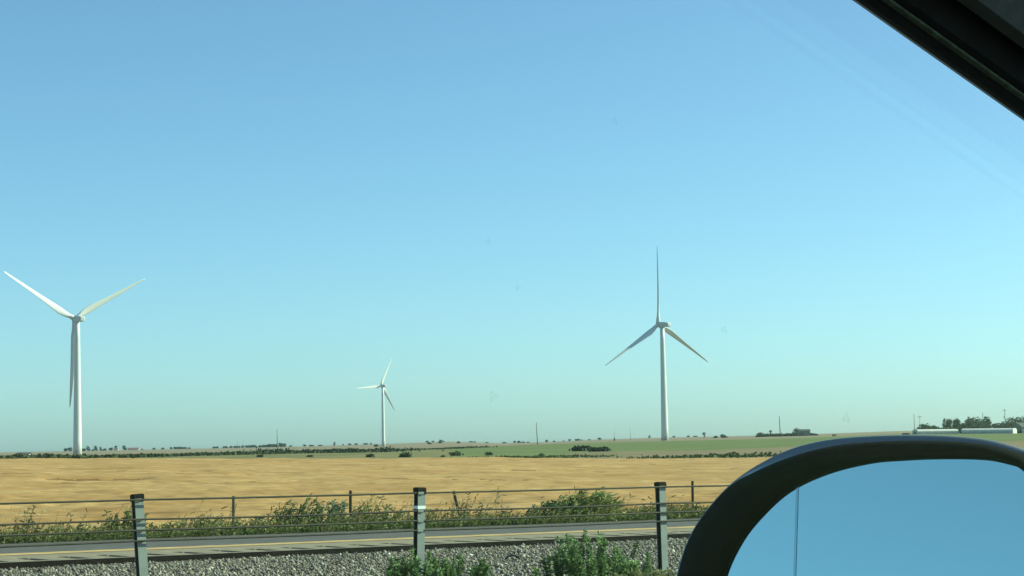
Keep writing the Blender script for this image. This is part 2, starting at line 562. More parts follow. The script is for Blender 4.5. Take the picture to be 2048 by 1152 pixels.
# wheat canopy: gently uneven, with lodged hollows
can = 0.34 + 0.20 * fbm(X / 9, Y / 9, 1) + 0.20 * fbm(X / 2.2, Y / 2.2, 2, 3)
rows = 0.05 * np.sin((X * 0.97 + Y * 0.2) / 1.7 + 3 * fbm(X / 40, Y / 40, 4))
can = can + rows * 0.6 + 0.16 * fbm(X / 0.9, Y / 0.9, 12, 2) * sstep(160, 60, R2)
lodge = np.zeros_like(X)
for (x0, y0, x1, y1, w_, dp) in [(90, 956, 300, 957, 3, .35), (470, 948, 600, 950, 2.6, .32), (1010, 935, 1205, 949, 2.5, .3), (1330, 934, 1470, 940, 3, .3),
                                 (690, 951, 900, 958, 1.6, .2), (600, 962, 690, 961, 1.2, .2), (0, 975, 70, 973, 1, .2), (1080, 966, 1270, 958, 1.3, .18),
                                 (300, 967, 450, 968, 1.3, .18), (340, 940, 420, 943, 3, .25), (880, 947, 960, 945, 1.6, .25), (1170, 933, 1260, 935, 3, .2), (180, 935, 260, 936, 4, .2)]:
    d = ray((x0 + x1) / 2, (y0 + y1) / 2)
    r_ = 1.25 * math.hypot(d[0], d[1]) / -d[2] if d[2] < 0 else 250
    r_ = min(r_, 260)
    # walk to the true height of the ground there
    for _ in range(12):
        zz = gz(d[0] / math.hypot(d[0], d[1]) * r_, d[1] / math.hypot(d[0], d[1]) * r_) + 0.3
        r_ = 0.5 * r_ + 0.5 * min(290, max(45, zz * math.hypot(d[0], d[1]) / d[2] if d[2] < 0 else 290))
    d0, d1 = ray(x0, y0), ray(x1, y1)
    slope = 1.0
    p0 = d0[:2] / np.linalg.norm(d0[:2]) * r_
    p1 = d1[:2] / np.linalg.norm(d1[:2]) * r_
    e = p1 - p0
    L = np.linalg.norm(e)
    e = e / L
    al = (X - p0[0]) * e[0] + (Y - p0[1]) * e[1]
    ac = -(X - p0[0]) * e[1] + (Y - p0[1]) * e[0] + 1.2 * fbm(X / 3, Y / 3, 6)
    hol = sstep(-0.5, 0.8, al) * sstep(L + 0.5, L - 0.8, al) * np.exp(-(ac / (w_ * 1.1)) ** 2)
    can = can - dp * hol
    lodge = np.maximum(lodge, hol * dp / 0.3)
Z = np.where(zone == 0, Z + np.maximum(can, 0.03) * sstep(T_FIELD - 0.2, T_FIELD + 0.8, np.where((np.abs(S) < 300), T, 1e3)), Z)
P = np.stack([X, Y, Z], -1)
nA, nR = A2.shape
idx = np.arange(nA * nR).reshape(nA, nR)
nxt = np.roll(idx, -1, axis=0)
Q = np.stack([idx[:, :-1], nxt[:, :-1], nxt[:, 1:], idx[:, 1:]], -1)
lodge = np.maximum(lodge, 2.6 * (fbm(X / 7, Y / 3.2, 33, 3) - 0.10) * sstep(T_FIELD + 8, T_FIELD + 25, np.where((np.abs(S) < 300), T, 1e3)))
zone[(zone == 0) & (lodge + 0.5 * fbm(X / 1.5, Y / 1.5, 15) > 0.52)] = 6
zc = zone[:, :-1]
Pf = P.reshape(-1, 3)
for k, (nm, mm) in enumerate([('wheat_field', 'wheat'), ('scrub_land', 'scrub'), ('green_pasture', 'pasture'), ('dry_pasture', 'dry'), ('far_fields', 'far'), (None, None), ('lodged_wheat', 'lodged')]):
    if nm is None: continue
    qs = Q[zc == k][:, ::-1]
    u_, inv = np.unique(qs, return_inverse=True)
    tag(big(nm, Pf[u_], inv.reshape(qs.shape), M[mm], smooth=True), kind='structure')


# ------------------------------------------------------------------ blades, leaves, stones
def blades(base, dirs, length, width, bend, col, seg=2):
    """flat tapering leaves/stems. base (n,3), dirs (n,3) unit, length,width (n,), bend (n,3) tip offset"""
    n = len(base)
    side = np.cross(dirs, RNG.normal(size=(n, 3)))
    side /= np.linalg.norm(side, axis=1)[:, None] + 1e-9
    L, w = length[:, None], width[:, None] * 0.5
    mid = base + dirs * L * 0.55 + bend * 0.35
    tip = base + dirs * L + bend
    V = np.stack([base - side * w * 0.7, base + side * w * 0.7, mid + side * w, mid - side * w, tip], 1).reshape(-1, 3)
    o = (np.arange(n) * 5)[:, None]
    F = np.concatenate([o + np.array([0, 1, 2]), o + np.array([0, 2, 3]), o + np.array([3, 2, 4])])
    C = np.repeat(col, 5, axis=0)
    return V, F, C


def join(parts):
    Vs, Fs, Cs, k = [], [], [], 0
    for V, F, C in parts:
        Vs.append(V); Fs.append(F + k); Cs.append(C)
        k += len(V)
    return np.concatenate(Vs), np.concatenate(Fs), np.concatenate(Cs)


def pick(cols, n, jit=0.25, w=None):
    c = np.array(cols)[RNG.choice(len(cols), n, p=w)]
    return np.clip(c * (1 + jit * RNG.normal(size=(n, 1))), 0.004, 1)


def unit(v):
    return v / (np.linalg.norm(v, axis=-1, keepdims=True) + 1e-9)


GREENS = [(0.13, 0.165, 0.055), (0.16, 0.19, 0.07), (0.10, 0.135, 0.045), (0.21, 0.21, 0.09)]
DRY = [(0.24, 0.18, 0.08), (0.30, 0.23, 0.11), (0.16, 0.13, 0.06)]


def stand_on(s, t):
    x, y = s * U[0] + t * N[0], s * U[1] + t * N[1]
    return np.stack([x, y, ground_z(x, y)], -1)


# gravel: crushed stone, denser than one could count
oct_v = np.array([(1, 0, 0), (-1, 0, 0), (0, 1, 0), (0, -1, 0), (0, 0, 1), (0, 0, -1)], float)
oct_f = np.array([(0, 2, 4), (2, 1, 4), (1, 3, 4), (3, 0, 4), (2, 0, 5), (1, 2, 5), (3, 1, 5), (0, 3, 5)])
ns = 110000
s_ = RNG.uniform(4, 27, ns)
t_ = RNG.uniform(T_BARRIER - 2.4, T_EDGE - 0.05, ns)
c_ = stand_on(s_, t_)
c_[:, 2] += -0.058 + RNG.uniform(-0.008, 0.022, ns) + 0.02 * fbm(s_ * 1.5, t_ * 1.5, 91)
sz = np.clip(RNG.lognormal(math.log(0.0155), 0.42, ns), 0.008, 0.042)
sc3 = sz[:, None] * RNG.uniform(0.6, 1.3, (ns, 3)) * np.array([1, 1, 0.8])
V = oct_v[None] * (1 + 0.25 * RNG.normal(size=(ns, 6, 1))) + 0.22 * RNG.normal(size=(ns, 6, 3))
V = V * sc3[:, None, :]
an = RNG.uniform(0, 6.28, ns)
ca, sa = np.cos(an)[:, None], np.sin(an)[:, None]
V = np.stack([V[..., 0] * ca - V[..., 1] * sa, V[..., 0] * sa + V[..., 1] * ca, V[..., 2]], -1) + c_[:, None, :]
F = (np.arange(ns) * 6)[:, None, None] + oct_f[None]
cc = pick([(0.205, 0.185, 0.155), (0.145, 0.13, 0.108), (0.27, 0.245, 0.21), (0.16, 0.125, 0.09), (0.07, 0.065, 0.055), (0.58, 0.54, 0.46)], ns, 0.25, [.33, .24, .20, .12, .085, .025])
tag(big('gravel', V.reshape(-1, 3), F.reshape(-1, 3), M['stone'], np.repeat(cc, 6, 0)), 'loose grey crushed stone filling the highway median', 'gravel', kind='stuff')


# roadside weeds and grass beyond the far lane
def weed_stuff(n, s0, s1, tfun, hfun, palette, leaves=9, stemcol=None, lean=(0.12, 0.0), leaf_l=(0.08, 0.2), leaf_w=(0.012, 0.03), dens=None):
    s = RNG.uniform(s0, s1, n)
    t = tfun(n)
    if dens is not None:
        k = RNG.uniform(0, 1, n) < dens(s, t)
        s, t = s[k], t[k]
        n = len(s)
    b0 = stand_on(s, t)
    h = hfun(s, t)
    up = unit(np.stack([RNG.normal(lean[0], 0.16, n), RNG.normal(lean[1], 0.16, n), np.ones(n)], -1))
    bend = np.stack([h * RNG.normal(0.15, 0.1, n), h * RNG.normal(0, 0.08, n), -h * 0.04], -1)
    pc = pick(palette, n, 0.22)
    parts = [blades(b0, up, h, np.full(n, 0.012), bend, pc if stemcol is None else pick(stemcol, n))]
    f = RNG.uniform(0.08, 1.0, (n, leaves))
    lb = (b0[:, None, :] + up[:, None, :] * (h[:, None] * f)[..., None] + bend[:, None, :] * (f ** 2)[..., None]).reshape(-1, 3)
    m_ = n * leaves
    ld = unit(np.stack([RNG.normal(0.15, 0.6, m_), RNG.normal(0, 0.6, m_), RNG.normal(0.55, 0.45, m_)], -1))
    ll = RNG.uniform(*leaf_l, m_) * np.repeat(0.5 + 0.7 * h, leaves)
    lw = RNG.uniform(*leaf_w, m_)
    lc = np.repeat(pc, leaves, 0) * RNG.uniform(0.75, 1.25, (m_, 1))
    parts.append(blades(lb, ld, ll, lw, np.stack([ll * 0.15, 0 * ll, -ll * 0.25], -1), lc))
    return parts


def vt(a, b):
    return lambda n: RNG.uniform(a, b, n)


S0, S1 = 4.0, 42.0
hn = lambda s, t: 0.20 + 0.24 * np.clip(fbm(s / 2.2, t / 1.5, 40) + 0.2, 0, 1) * 2 * RNG.uniform(0.5, 1.1, len(s))
parts = weed_stuff(11000, S0, S1, vt(T_FAR + 0.25, T_FAR + 3.6), hn, GREENS + DRY[:2], leaves=7, leaf_l=(0.06, 0.16))
tag(big('roadside_weeds', *join(parts)[:2], M['leaf'], join(parts)[2]), 'rank green weeds along the far edge of the road', 'weeds', kind='stuff')
lown = lambda s, t: RNG.uniform(0.06, 0.16, len(s))
parts = weed_stuff(8000, S0, S1, vt(T_FAR - 0.05, T_FAR + 0.7), lown, GREENS, leaves=4)
tag(big('verge_grass', *join(parts)[:2], M['leaf'], join(parts)[2]), 'short grass creeping over the edge of the far lane', 'grass', kind='stuff')
talln = lambda s, t: RNG.uniform(0.45, 0.95, len(s))
dens = lambda s, t: np.clip(0.15 + 1.6 * fbm(s / 1.6, t / 1.2, 77), 0.02, 1)
parts = weed_stuff(2000, S0, S1, vt(T_FAR + 1.2, T_FAR + 4.0), talln, [(0.20, 0.19, 0.08), (0.15, 0.16, 0.065), (0.28, 0.22, 0.10)], leaves=8, dens=dens, leaf_l=(0.06, 0.16))
tag(big('tall_weeds', *join(parts)[:2], M['leaf'], join(parts)[2]), 'tall thin stemmed weeds rising in front of the field fence', 'weeds', kind='stuff')

# standing wheat along the near edge of the field
n = 42000
s_ = RNG.uniform(0, 75, n)
t_ = T_FIELD - 0.4 + 26 * RNG.uniform(0, 1, n) ** 1.8
b0 = stand_on(s_, t_)
h = RNG.uniform(0.26, 0.44, n) * (1 - 0.2 * (fbm(b0[:, 0] / 2, b0[:, 1] / 2, 21) > 0.1))
up = unit(np.stack([RNG.normal(0.12, 0.15, n), RNG.normal(0, 0.15, n), np.ones(n)], -1))
V, F, C = blades(b0, up, h, RNG.uniform(0.012, 0.03, n), np.stack([h * 0.2, 0 * h, -h * 0.1], -1), pick([(0.40, 0.27, 0.11), (0.33, 0.21, 0.08), (0.45, 0.32, 0.14)], n, 0.12))
tag(big('wheat', V, F, M['straw'], C), 'ripe golden wheat standing along the edge of the field', 'wheat', kind='stuff')


# ------------------------------------------------------------------ single plants
def clump(name, loc, label, cat, stems, hh, spread, lean, palette, leaves, leaf_l, leaf_w, group=None, droop=0.25, stemcol=None):
    n = stems
    off = RNG.normal(size=(n, 2)) * np.array(spread) * 0.5
    b0 = np.stack([off[:, 0], off[:, 1], np.full(n, -0.03)], -1)
    prof = np.exp(-((off[:, 0] / spread[0]) ** 2 + (off[:, 1] / spread[1]) ** 2) * 0.8)
    h = RNG.uniform(hh[0], hh[1], n) * prof
    up = unit(np.stack([lean + off[:, 0] * 0.35 + RNG.normal(0, 0.14, n), off[:, 1] * 0.35 + RNG.normal(0, 0.14, n), np.ones(n)], -1))
    bend = np.stack([h * lean * 0.5, 0 * h, -h * 0.06], -1)
    pc = pick(palette, n, 0.18)
    root = empty(name, loc)
    tag(root, label, cat, group)
    V, F, C = blades(b0, up, h, np.full(n, 0.016), bend, pick(stemcol, n) if stemcol else pc * 0.9)
    tag(big('stem', V, F, M['leaf'], C, parent=root), kind='stuff')
    f = RNG.uniform(0.06, 1.0, (n, leaves)) ** 0.8
    lb = (b0[:, None, :] + up[:, None, :] * (h[:, None] * f)[..., None] + bend[:, None, :] * (f ** 2)[..., None]).reshape(-1, 3)
    m_ = n * leaves
    ld = unit(np.stack([RNG.normal(lean, 0.6, m_), RNG.normal(0, 0.6, m_), RNG.normal(0.5, 0.45, m_)], -1))
    ll = RNG.uniform(*leaf_l, m_)
    lc = np.repeat(pc, leaves, 0) * RNG.uniform(0.7, 1.3, (m_, 1)) * (0.75 + 0.5 * f.reshape(-1, 1))  # leaves lighten toward the stem tops: sunlight put into their colour
    V, F, C = blades(lb, ld, ll, RNG.uniform(*leaf_w, m_), np.stack([ll * lean * 0.4, 0 * ll, -ll * droop], -1), lc)
    tag(big('foliage', V, F, M['leaf'], C, parent=root), kind='stuff')
    return root


def on_road_plane(px, py):
    s, t = hit(px, py)
    return stand_on(np.array([s]), np.array([t]))[0]


def behind_lane(px, dt):
    """column px, dt metres beyond the far lane"""
    d = ray(px, 1050)
    k = (T_FAR + dt) / (d[:2] @ N)
    return np.array([d[0] * k, d[1] * k, gz(d[0] * k, d[1] * k)])


YG = [(0.24, 0.25, 0.085), (0.16, 0.19, 0.06), (0.36, 0.33, 0.14), (0.11, 0.145, 0.05)]
clump('wild_bush', behind_lane(1140, 1.2), 'large wind-leaning bush with sunlight painted into its pale yellow-green tips beside the far lane', 'bush', 190, (0.58, 0.95), (0.85, 0.55), 0.5, YG, 22, (0.10, 0.26), (0.018, 0.042))
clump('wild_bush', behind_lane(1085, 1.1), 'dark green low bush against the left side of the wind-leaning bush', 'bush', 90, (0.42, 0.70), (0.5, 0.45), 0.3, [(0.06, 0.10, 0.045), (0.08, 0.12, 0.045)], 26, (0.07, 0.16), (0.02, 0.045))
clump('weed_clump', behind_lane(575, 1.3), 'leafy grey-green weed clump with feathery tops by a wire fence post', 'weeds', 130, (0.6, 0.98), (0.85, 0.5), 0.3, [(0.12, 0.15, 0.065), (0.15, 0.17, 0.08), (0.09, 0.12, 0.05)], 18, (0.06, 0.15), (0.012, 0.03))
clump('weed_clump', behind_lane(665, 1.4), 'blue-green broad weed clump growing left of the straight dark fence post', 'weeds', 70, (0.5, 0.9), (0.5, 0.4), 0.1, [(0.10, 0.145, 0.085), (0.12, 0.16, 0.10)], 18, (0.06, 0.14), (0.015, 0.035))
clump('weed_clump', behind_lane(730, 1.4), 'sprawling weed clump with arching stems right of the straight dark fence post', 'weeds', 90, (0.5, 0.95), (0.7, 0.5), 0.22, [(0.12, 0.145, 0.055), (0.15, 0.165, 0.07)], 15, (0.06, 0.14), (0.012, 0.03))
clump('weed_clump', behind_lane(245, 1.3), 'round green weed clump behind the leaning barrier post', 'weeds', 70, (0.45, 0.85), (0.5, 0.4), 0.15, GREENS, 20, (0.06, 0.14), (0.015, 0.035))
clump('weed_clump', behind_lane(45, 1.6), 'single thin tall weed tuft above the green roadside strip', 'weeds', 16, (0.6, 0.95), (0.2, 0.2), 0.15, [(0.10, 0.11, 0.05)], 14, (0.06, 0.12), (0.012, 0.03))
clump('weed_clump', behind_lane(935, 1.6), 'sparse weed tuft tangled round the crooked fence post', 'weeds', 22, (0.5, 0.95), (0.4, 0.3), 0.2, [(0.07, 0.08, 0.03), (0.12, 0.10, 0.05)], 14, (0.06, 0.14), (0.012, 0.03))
FG = [(0.13, 0.205, 0.075), (0.165, 0.24, 0.095), (0.10, 0.165, 0.06)]
FGx = dict(leaves=85, leaf_l=(0.03, 0.075), leaf_w=(0.008, 0.022), droop=0.25)
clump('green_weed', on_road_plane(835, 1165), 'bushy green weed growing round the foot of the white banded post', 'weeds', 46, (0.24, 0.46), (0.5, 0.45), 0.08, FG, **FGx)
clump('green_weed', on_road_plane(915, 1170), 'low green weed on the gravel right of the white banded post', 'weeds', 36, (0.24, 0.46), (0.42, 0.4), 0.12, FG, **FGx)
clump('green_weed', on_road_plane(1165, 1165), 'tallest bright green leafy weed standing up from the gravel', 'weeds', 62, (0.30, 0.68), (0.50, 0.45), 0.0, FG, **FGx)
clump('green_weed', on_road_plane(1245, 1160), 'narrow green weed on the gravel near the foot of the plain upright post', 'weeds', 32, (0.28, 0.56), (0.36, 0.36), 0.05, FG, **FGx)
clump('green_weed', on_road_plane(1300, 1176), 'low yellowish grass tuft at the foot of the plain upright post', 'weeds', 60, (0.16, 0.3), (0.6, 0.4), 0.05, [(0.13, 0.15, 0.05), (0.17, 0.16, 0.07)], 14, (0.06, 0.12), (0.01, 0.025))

# strip of torn tyre lying on the gravel
p = on_road_plane(1024, 1113)
mb = MB()
rr = []
for k in range(9):
    u = k / 8
    xx = (u - 0.5) * 0.20
    zz = 0.065 * math.sin(u * 2.6 + 0.3) - 0.035
    wv = 0.06 + 0.02 * math.sin(k * 2.1)
    rr.append([(xx, -wv, zz - .004), (xx, wv, zz), (xx + .01, wv, zz + .018), (xx + .01, -wv, zz + .016)])
mb.rings(rr)
o = mb.build('tyre_scrap', M['rubber'], loc=tuple(p))
o.rotation_euler = (0, 0, 0.2)
tag(o, 'curled black scrap of torn tyre lying on the median gravel', 'tyre scrap')

# ------------------------------------------------------------------ cable barrier in the median
barrier = empty('cable_barrier', tuple(W(hit(1325, 1130)[0], T_BARRIER, float(plane_z(hit(1325, 1130)[0])))))
tag(barrier, 'four strand steel cable barrier on galvanised posts in the gravel median', 'barrier')
BO = np.array(barrier.location)
ANG = math.atan2(U[1], U[0])


def barrier_s(px, py=1140):
    d = ray(px, py)
    k = T_BARRIER / (d[:2] @ N)
    return k * (d[:2] @ U)


def barrier_post(s, lean, band=False):
    z0 = plane_z(s)
    base = W(s, T_BARRIER, z0) - BO
    H = 1.02
    wn, wu, th = 0.100, 0.088, 0.008       # width along the road, depth across it
    # open C section: web towards the camera side, open to the rear along the road
    prof = [(-wn / 2, -wu / 2), (wn / 2, -wu / 2), (wn / 2, wu / 2), (-wn / 2, wu / 2), (-wn / 2, wu / 2 - th), (wn / 2 - th, wu / 2 - th), (wn / 2 - th, -wu / 2 + th), (-wn / 2, -wu / 2 + th)]
    ring = lambda z: [(p[0], p[1], z) for p in prof]
    mb = MB().rings([ring(-0.25), ring(H)], cap=False)
    n = len(mb.v)
    mb.f += [(8, 9, 14, 15), (9, 10, 13, 14), (10, 11, 12, 13)]
    po = mb.build('post', M['galv'], barrier)
    po.location = tuple(base)
    po.rotation_euler = Matrix.Rotation(ANG, 3, 'Z').to_euler()
    po.rotation_euler = (Matrix.Rotation(lean, 3, 'Y') @ Matrix.Rotation(ANG, 3, 'Z')).to_euler()
    MB().box((-wn / 2 + 0.004, -wu / 2 + th + 0.001, -0.2), (wn / 2 - th - 0.02, wu / 2 - th - 0.001, H - 0.06)).build('channel_shade', M['cap'], po)  # added black strip standing in for the shade inside the open channel
    c = MB()
    e = 0.008
    x, y = wn / 2 + e, wu / 2 + e
    c.rings([[(-x, -y, H - 0.055), (x, -y, H - 0.055), (x, y, H - 0.055), (-x, y, H - 0.055)],
             [(-x, -y, H + 0.012), (x, -y, H + 0.012), (x, y, H + 0.012), (-x, y, H + 0.012)],
             [(-x + .012, -y + .012, H + 0.024), (x - .012, -y + .012, H + 0.024), (x - .012, y - .012, H + 0.024), (-x + .012, y - .012, H + 0.024)]])
    c.build('cap', M['cap'], po)
    if band:
        x, y = wn / 2 + .004, wu / 2 + .004
        MB().box((-x, -y, 0.796), (x, y, 0.832)).build('reflective_band', M['white_tape'], po)
    for zc_ in (0.98, 0.775, 0.66, 0.55):
        MB().box((-wn / 2 - 0.006, -wu / 2 - 0.016, zc_ - 0.014), (wn / 2 - 0.03, -wu / 2 - 0.002, zc_ + 0.014)).build('cable_clip', M['galv'], po)
    return po


SP = [barrier_s(287, 1152), barrier_s(837, 1140), barrier_s(1326, 1128)]
step = (SP[2] - SP[0]) / 2
posts = [(SP[0] - 2 * step, 0.0), (SP[0] - step, 0.01), (SP[0], rad(-3.6)), (SP[1], rad(1.6)), (SP[2], rad(-0.6)), (SP[2] + step, 0.01), (SP[2] + 2 * step, 0), (SP[2] + 3 * step, 0)]
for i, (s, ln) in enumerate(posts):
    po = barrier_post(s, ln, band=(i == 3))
    if i == 3: po['label'] = 'post with a white reflective band'
    if i == 2: po['label'] = 'leaning galvanised post'
for hc, sag in ((1.0 - 0.02, 0.004), (0.775, 0.012), (0.66, 0.006), (0.55, 0.008)):
    pts = []
    for i in range(len(posts) - 1):
        for k in range(6):
            u = k / 6
            s = posts[i][0] * (1 - u) + posts[i + 1][0] * u
            pts.append(W(s, T_BARRIER - 0.058, plane_z(s) + hc - sag * 4 * u * (1 - u)) - BO)
    s = posts[-1][0]
    pts.append(W(s, T_BARRIER - 0.058, plane_z(s) + hc) - BO)
    MB().tube(pts, 0.0105, 8).build('cable', M['cable'], barrier, smooth=True)

# ------------------------------------------------------------------ farm fence beyond the road
def fence_pt(px):
    d = ray(px, 1040)
    k = T_FENCE / (d[:2] @ N)
    return np.array([d[0] * k, d[1] * k]), k


fp = []
f0, _ = fence_pt(700)
FB = np.array([f0[0], f0[1], gz(*f0)])
fence = empty('wire_fence', tuple(FB))
tag(fence, 'sagging farm wire fence on thin posts between the weeds and the wheat', 'fence')
for (px_, ytop, kind, ln) in [(-260, 1001, 0, 0), (-20, 1000, 0, .02), (233, 996, 1, 0.0), (466, 992, 1, rad(1)), (700, 981, 0, rad(1)), (928, 979, 2, rad(-13)), (1156, 972, 0, 0), (1386, 962, 0, rad(.5)), (1620, 958, 0, 0), (1850, 950, 0, 0)]:
    p2, k = fence_pt(px_)
    zb = gz(*p2)
    d = ray(px_, ytop)
    kk = T_FENCE / (d[:2] @ N)
    zt = d[2] * kk
    if px_ in (233, 1156): zt -= 0.32          # broken short, lost in the weeds
    H = zt - zb
    fp.append((p2, zb, zt))
    mb = MB()
    r0 = 0.034 if kind == 1 else 0.032
    rr = [[(math.cos(a_) * r0 * (1 + .1 * math.sin(3 * a_ + z_)), math.sin(a_) * r0 * (1 + .1 * math.cos(2 * a_)), z_) for a_ in np.linspace(0, 2 * math.pi, 9)[:-1]] for z_ in (-0.3, H * 0.5, H)]
    mb.rings(rr)
    o = mb.build('post', M['wood_post'] if kind == 1 else M['rust_post'], fence)
    o.location = (p2[0] - FB[0], p2[1] - FB[1], zb - FB[2])
    o.rotation_euler = (0, ln, 0)
    if kind == 2: o['label'] = 'crooked broken post'
for fr in (0.93, 0.68, 0.42):
    pts = []
    for i in range(len(fp) - 1):
        for k in range(5):
            u = k / 5
            p2 = fp[i][0] * (1 - u) + fp[i + 1][0] * u
            zb = fp[i][1] * (1 - u) + fp[i + 1][1] * u
            pts.append(np.array([p2[0], p2[1], zb + 1.0 * fr - 0.05 * u * (1 - u)]) - FB)
    MB().tube(pts, 0.003, 5).build('wire', M['wire'], fence)


# ------------------------------------------------------------------ wind turbines
WIND_AZ = rad(-37)      # the rotors face away from the road, to the left


def turbine(base_px, base_py, r, tower_h, blade_r, phase, label, pitch):
    d = ray(base_px, base_py)
    h = math.hypot(d[0], d[1])
    x, y = d[0] / h * r, d[1] / h * r
    root = empty('wind_turbine', (x, y, gz(x, y)))
    tag(root, label, 'wind turbine', 'wind turbines standing in the fields')
    k = tower_h / 80.0
    rings = []
    for u in np.linspace(0, 1, 9):
        rd = (2.55 * (1 - u) + 1.45 * u) * k
        z = -2 + (tower_h - 1.6 * k + 2) * u
        rings.append([(rd * math.cos(a_), rd * math.sin(a_), z) for a_ in np.linspace(0, 2 * math.pi, 33)[:-1]])
    MB().rings(rings).build('tower', M['turbine'], root, smooth=True)
    ax = Vector((math.sin(WIND_AZ), math.cos(WIND_AZ), 0.07)).normalized()      # towards the hub
    up = Vector((0, 0, 1))
    sd = ax.cross(up).normalized()
    up = sd.cross(ax).normalized()
    C0 = Vector((0, 0, tower_h))
    # nacelle: rounded box along the axis
    rr = []
    for (u, w_, h0, h1) in [(-7.4, 1.1, -1.0, 1.0), (-7.1, 1.6, -1.45, 1.5), (-3, 1.75, -1.7, 1.9), (1.2, 1.75, -1.75, 1.9), (2.2, 1.5, -1.5, 1.6), (2.6, 1.15, -1.2, 1.2)]:
        ring = []
        for a_ in np.linspace(0, 2 * math.pi, 21)[:-1]:
            c_, s_2 = math.cos(a_), math.sin(a_)
            cx_ = math.copysign(abs(c_) ** 0.45, c_) * w_
            sy_ = math.copysign(abs(s_2) ** 0.45, s_2)
            hz = sy_ * (h1 if sy_ > 0 else -h0)
            ring.append(C0 + (ax * u + sd * cx_ + up * hz) * k)
        rr.append(ring)
    MB().rings(rr).build('nacelle', M['nacelle'], root, smooth=False)
    HC = C0 + ax * 4.1 * k
    rr = []
    for (u, w_) in [(-1.5, 1.3), (-1.2, 1.55), (0.2, 1.6), (1.2, 1.35), (2.0, 0.8), (2.35, 0.15)]:
        rr.append([HC + (ax * u + (sd * math.cos(a_) + up * math.sin(a_)) * w_) * k for a_ in np.linspace(0, 2 * math.pi, 21)[:-1]])
    MB().rings(rr).build('hub', M['nacelle'], root, smooth=True)
    for b_ in range(3):
        a_ = phase + b_ * 2 * math.pi / 3
        bd = (up * math.cos(a_) - sd * math.sin(a_)).normalized()       # seen from the camera: clockwise from up
        bd = (up * math.cos(a_) + sd * math.sin(a_)).normalized()
        ch = bd.cross(ax).normalized()          # chord direction in the rotor plane
        L = blade_r
        rr = []
        for (u, c_, th, tw) in [(0.015, 1.9, 1.9, 0), (0.05, 1.9, 1.8, 0), (0.12, 2.9, 1.2, 16), (0.2, 3.7, 0.85, 13), (0.3, 3.3, 0.65, 9), (0.45, 2.6, 0.48, 6), (0.6, 2.05, 0.36, 4), (0.75, 1.6, 0.26, 2), (0.9, 1.1, 0.16, 0), (0.97, 0.7, 0.10, 0), (1.0, 0.2, 0.05, 0)]:
            ang = pitch + rad(tw)
            e1 = ch * math.cos(ang) + ax * math.sin(ang)
            e2 = -ch * math.sin(ang) + ax * math.cos(ang)
            cen = HC + bd * (u * L) + ax * (0.9 * u * u * k)
            ring = []
            for q in np.linspace(0, 2 * math.pi, 15)[:-1]:
                xx = math.cos(q) * 0.5
                yy = math.sin(q) * 0.5 * (1 if u < 0.08 else (0.75 + 0.5 * (xx + 0.2)))
                off = 0.0 if u < 0.08 else 0.18
                ring.append(cen + (e1 * (xx - off) * c_ * 1.25 + e2 * yy * th * 1.7) * k)
            rr.append(ring)
        MB().rings(rr).build('blade', M['turbine'], root, smooth=True)
    MB().box((-0.5, -2.5 * k, 0.4), (0.5, -2.3 * k, 2.8)).build('door', M['steel_pole'], root)
    return root


turbine(155, 909, 1164, 77.3, 50.5, rad(61), 'tall white wind turbine with two blades raised in a wide V', rad(150))
turbine(1330, 881, 1395, 80.5, 55.0, rad(-2), 'white wind turbine with one blade pointing straight up', rad(110))
turbine(767, 893, 2670, 80.5, 40.0, rad(25), 'small far white wind turbine with one blade level to the left', rad(150))


# ------------------------------------------------------------------ trees, bushes, poles, farms
def crown_mesh(name, n, lobes, leaf, pal, jit=0.2):
    w = np.array([l[3] * l[4] * l[5] for l in lobes])
    ch = RNG.choice(len(lobes), n, p=w / w.sum())
    Lb = np.array(lobes)[ch]
    d = unit(RNG.normal(size=(n, 3)))
    r = RNG.uniform(0.35, 1.0, n) ** 0.5 * (1 + 0.22 * RNG.normal(size=n))
    P_ = Lb[:, :3] + d * Lb[:, 3:6] * r[:, None]
    P_[:, 2] = np.maximum(P_[:, 2], 0.05)
    nr = unit(d + 0.9 * RNG.normal(size=(n, 3)))
    e1 = unit(np.cross(nr, RNG.normal(size=(n, 3))))
    e2 = np.cross(nr, e1)
    sz = leaf * RNG.uniform(0.5, 1.3, (n, 1))
    V = np.stack([P_ - e1 * sz - e2 * sz * .6, P_ + e1 * sz - e2 * sz * .5, P_ + e1 * sz * .6 + e2 * sz, P_ - e1 * sz * .8 + e2 * sz * .7], 1).reshape(-1, 3)
    F = (np.arange(n) * 4)[:, None] + np.arange(4)[None]
    C = np.repeat(pick(pal, n, jit), 4, 0)
    o = big(name, V, F, M['leaf_tree'], C)
    return o


TP = [(0.035, 0.055, 0.022), (0.05, 0.07, 0.028), (0.028, 0.045, 0.02), (0.06, 0.075, 0.035)]


def rand_lobes(w, h, n, z0=0.3):
    out = [(0, 0, h * 0.3, w * 0.36, w * 0.36, h * 0.24)]
    for i in range(n):
        a_ = random.uniform(0, 6.28)
        q = random.uniform(0, 0.62) * w / 2
        zz = random.uniform(z0, 0.78) * h
        sc_ = random.uniform(0.28, 0.5)
        out.append((q * math.cos(a_), q * math.sin(a_), zz, w * sc_ * .75, w * sc_ * .75, h * sc_ * 0.62))
    return out


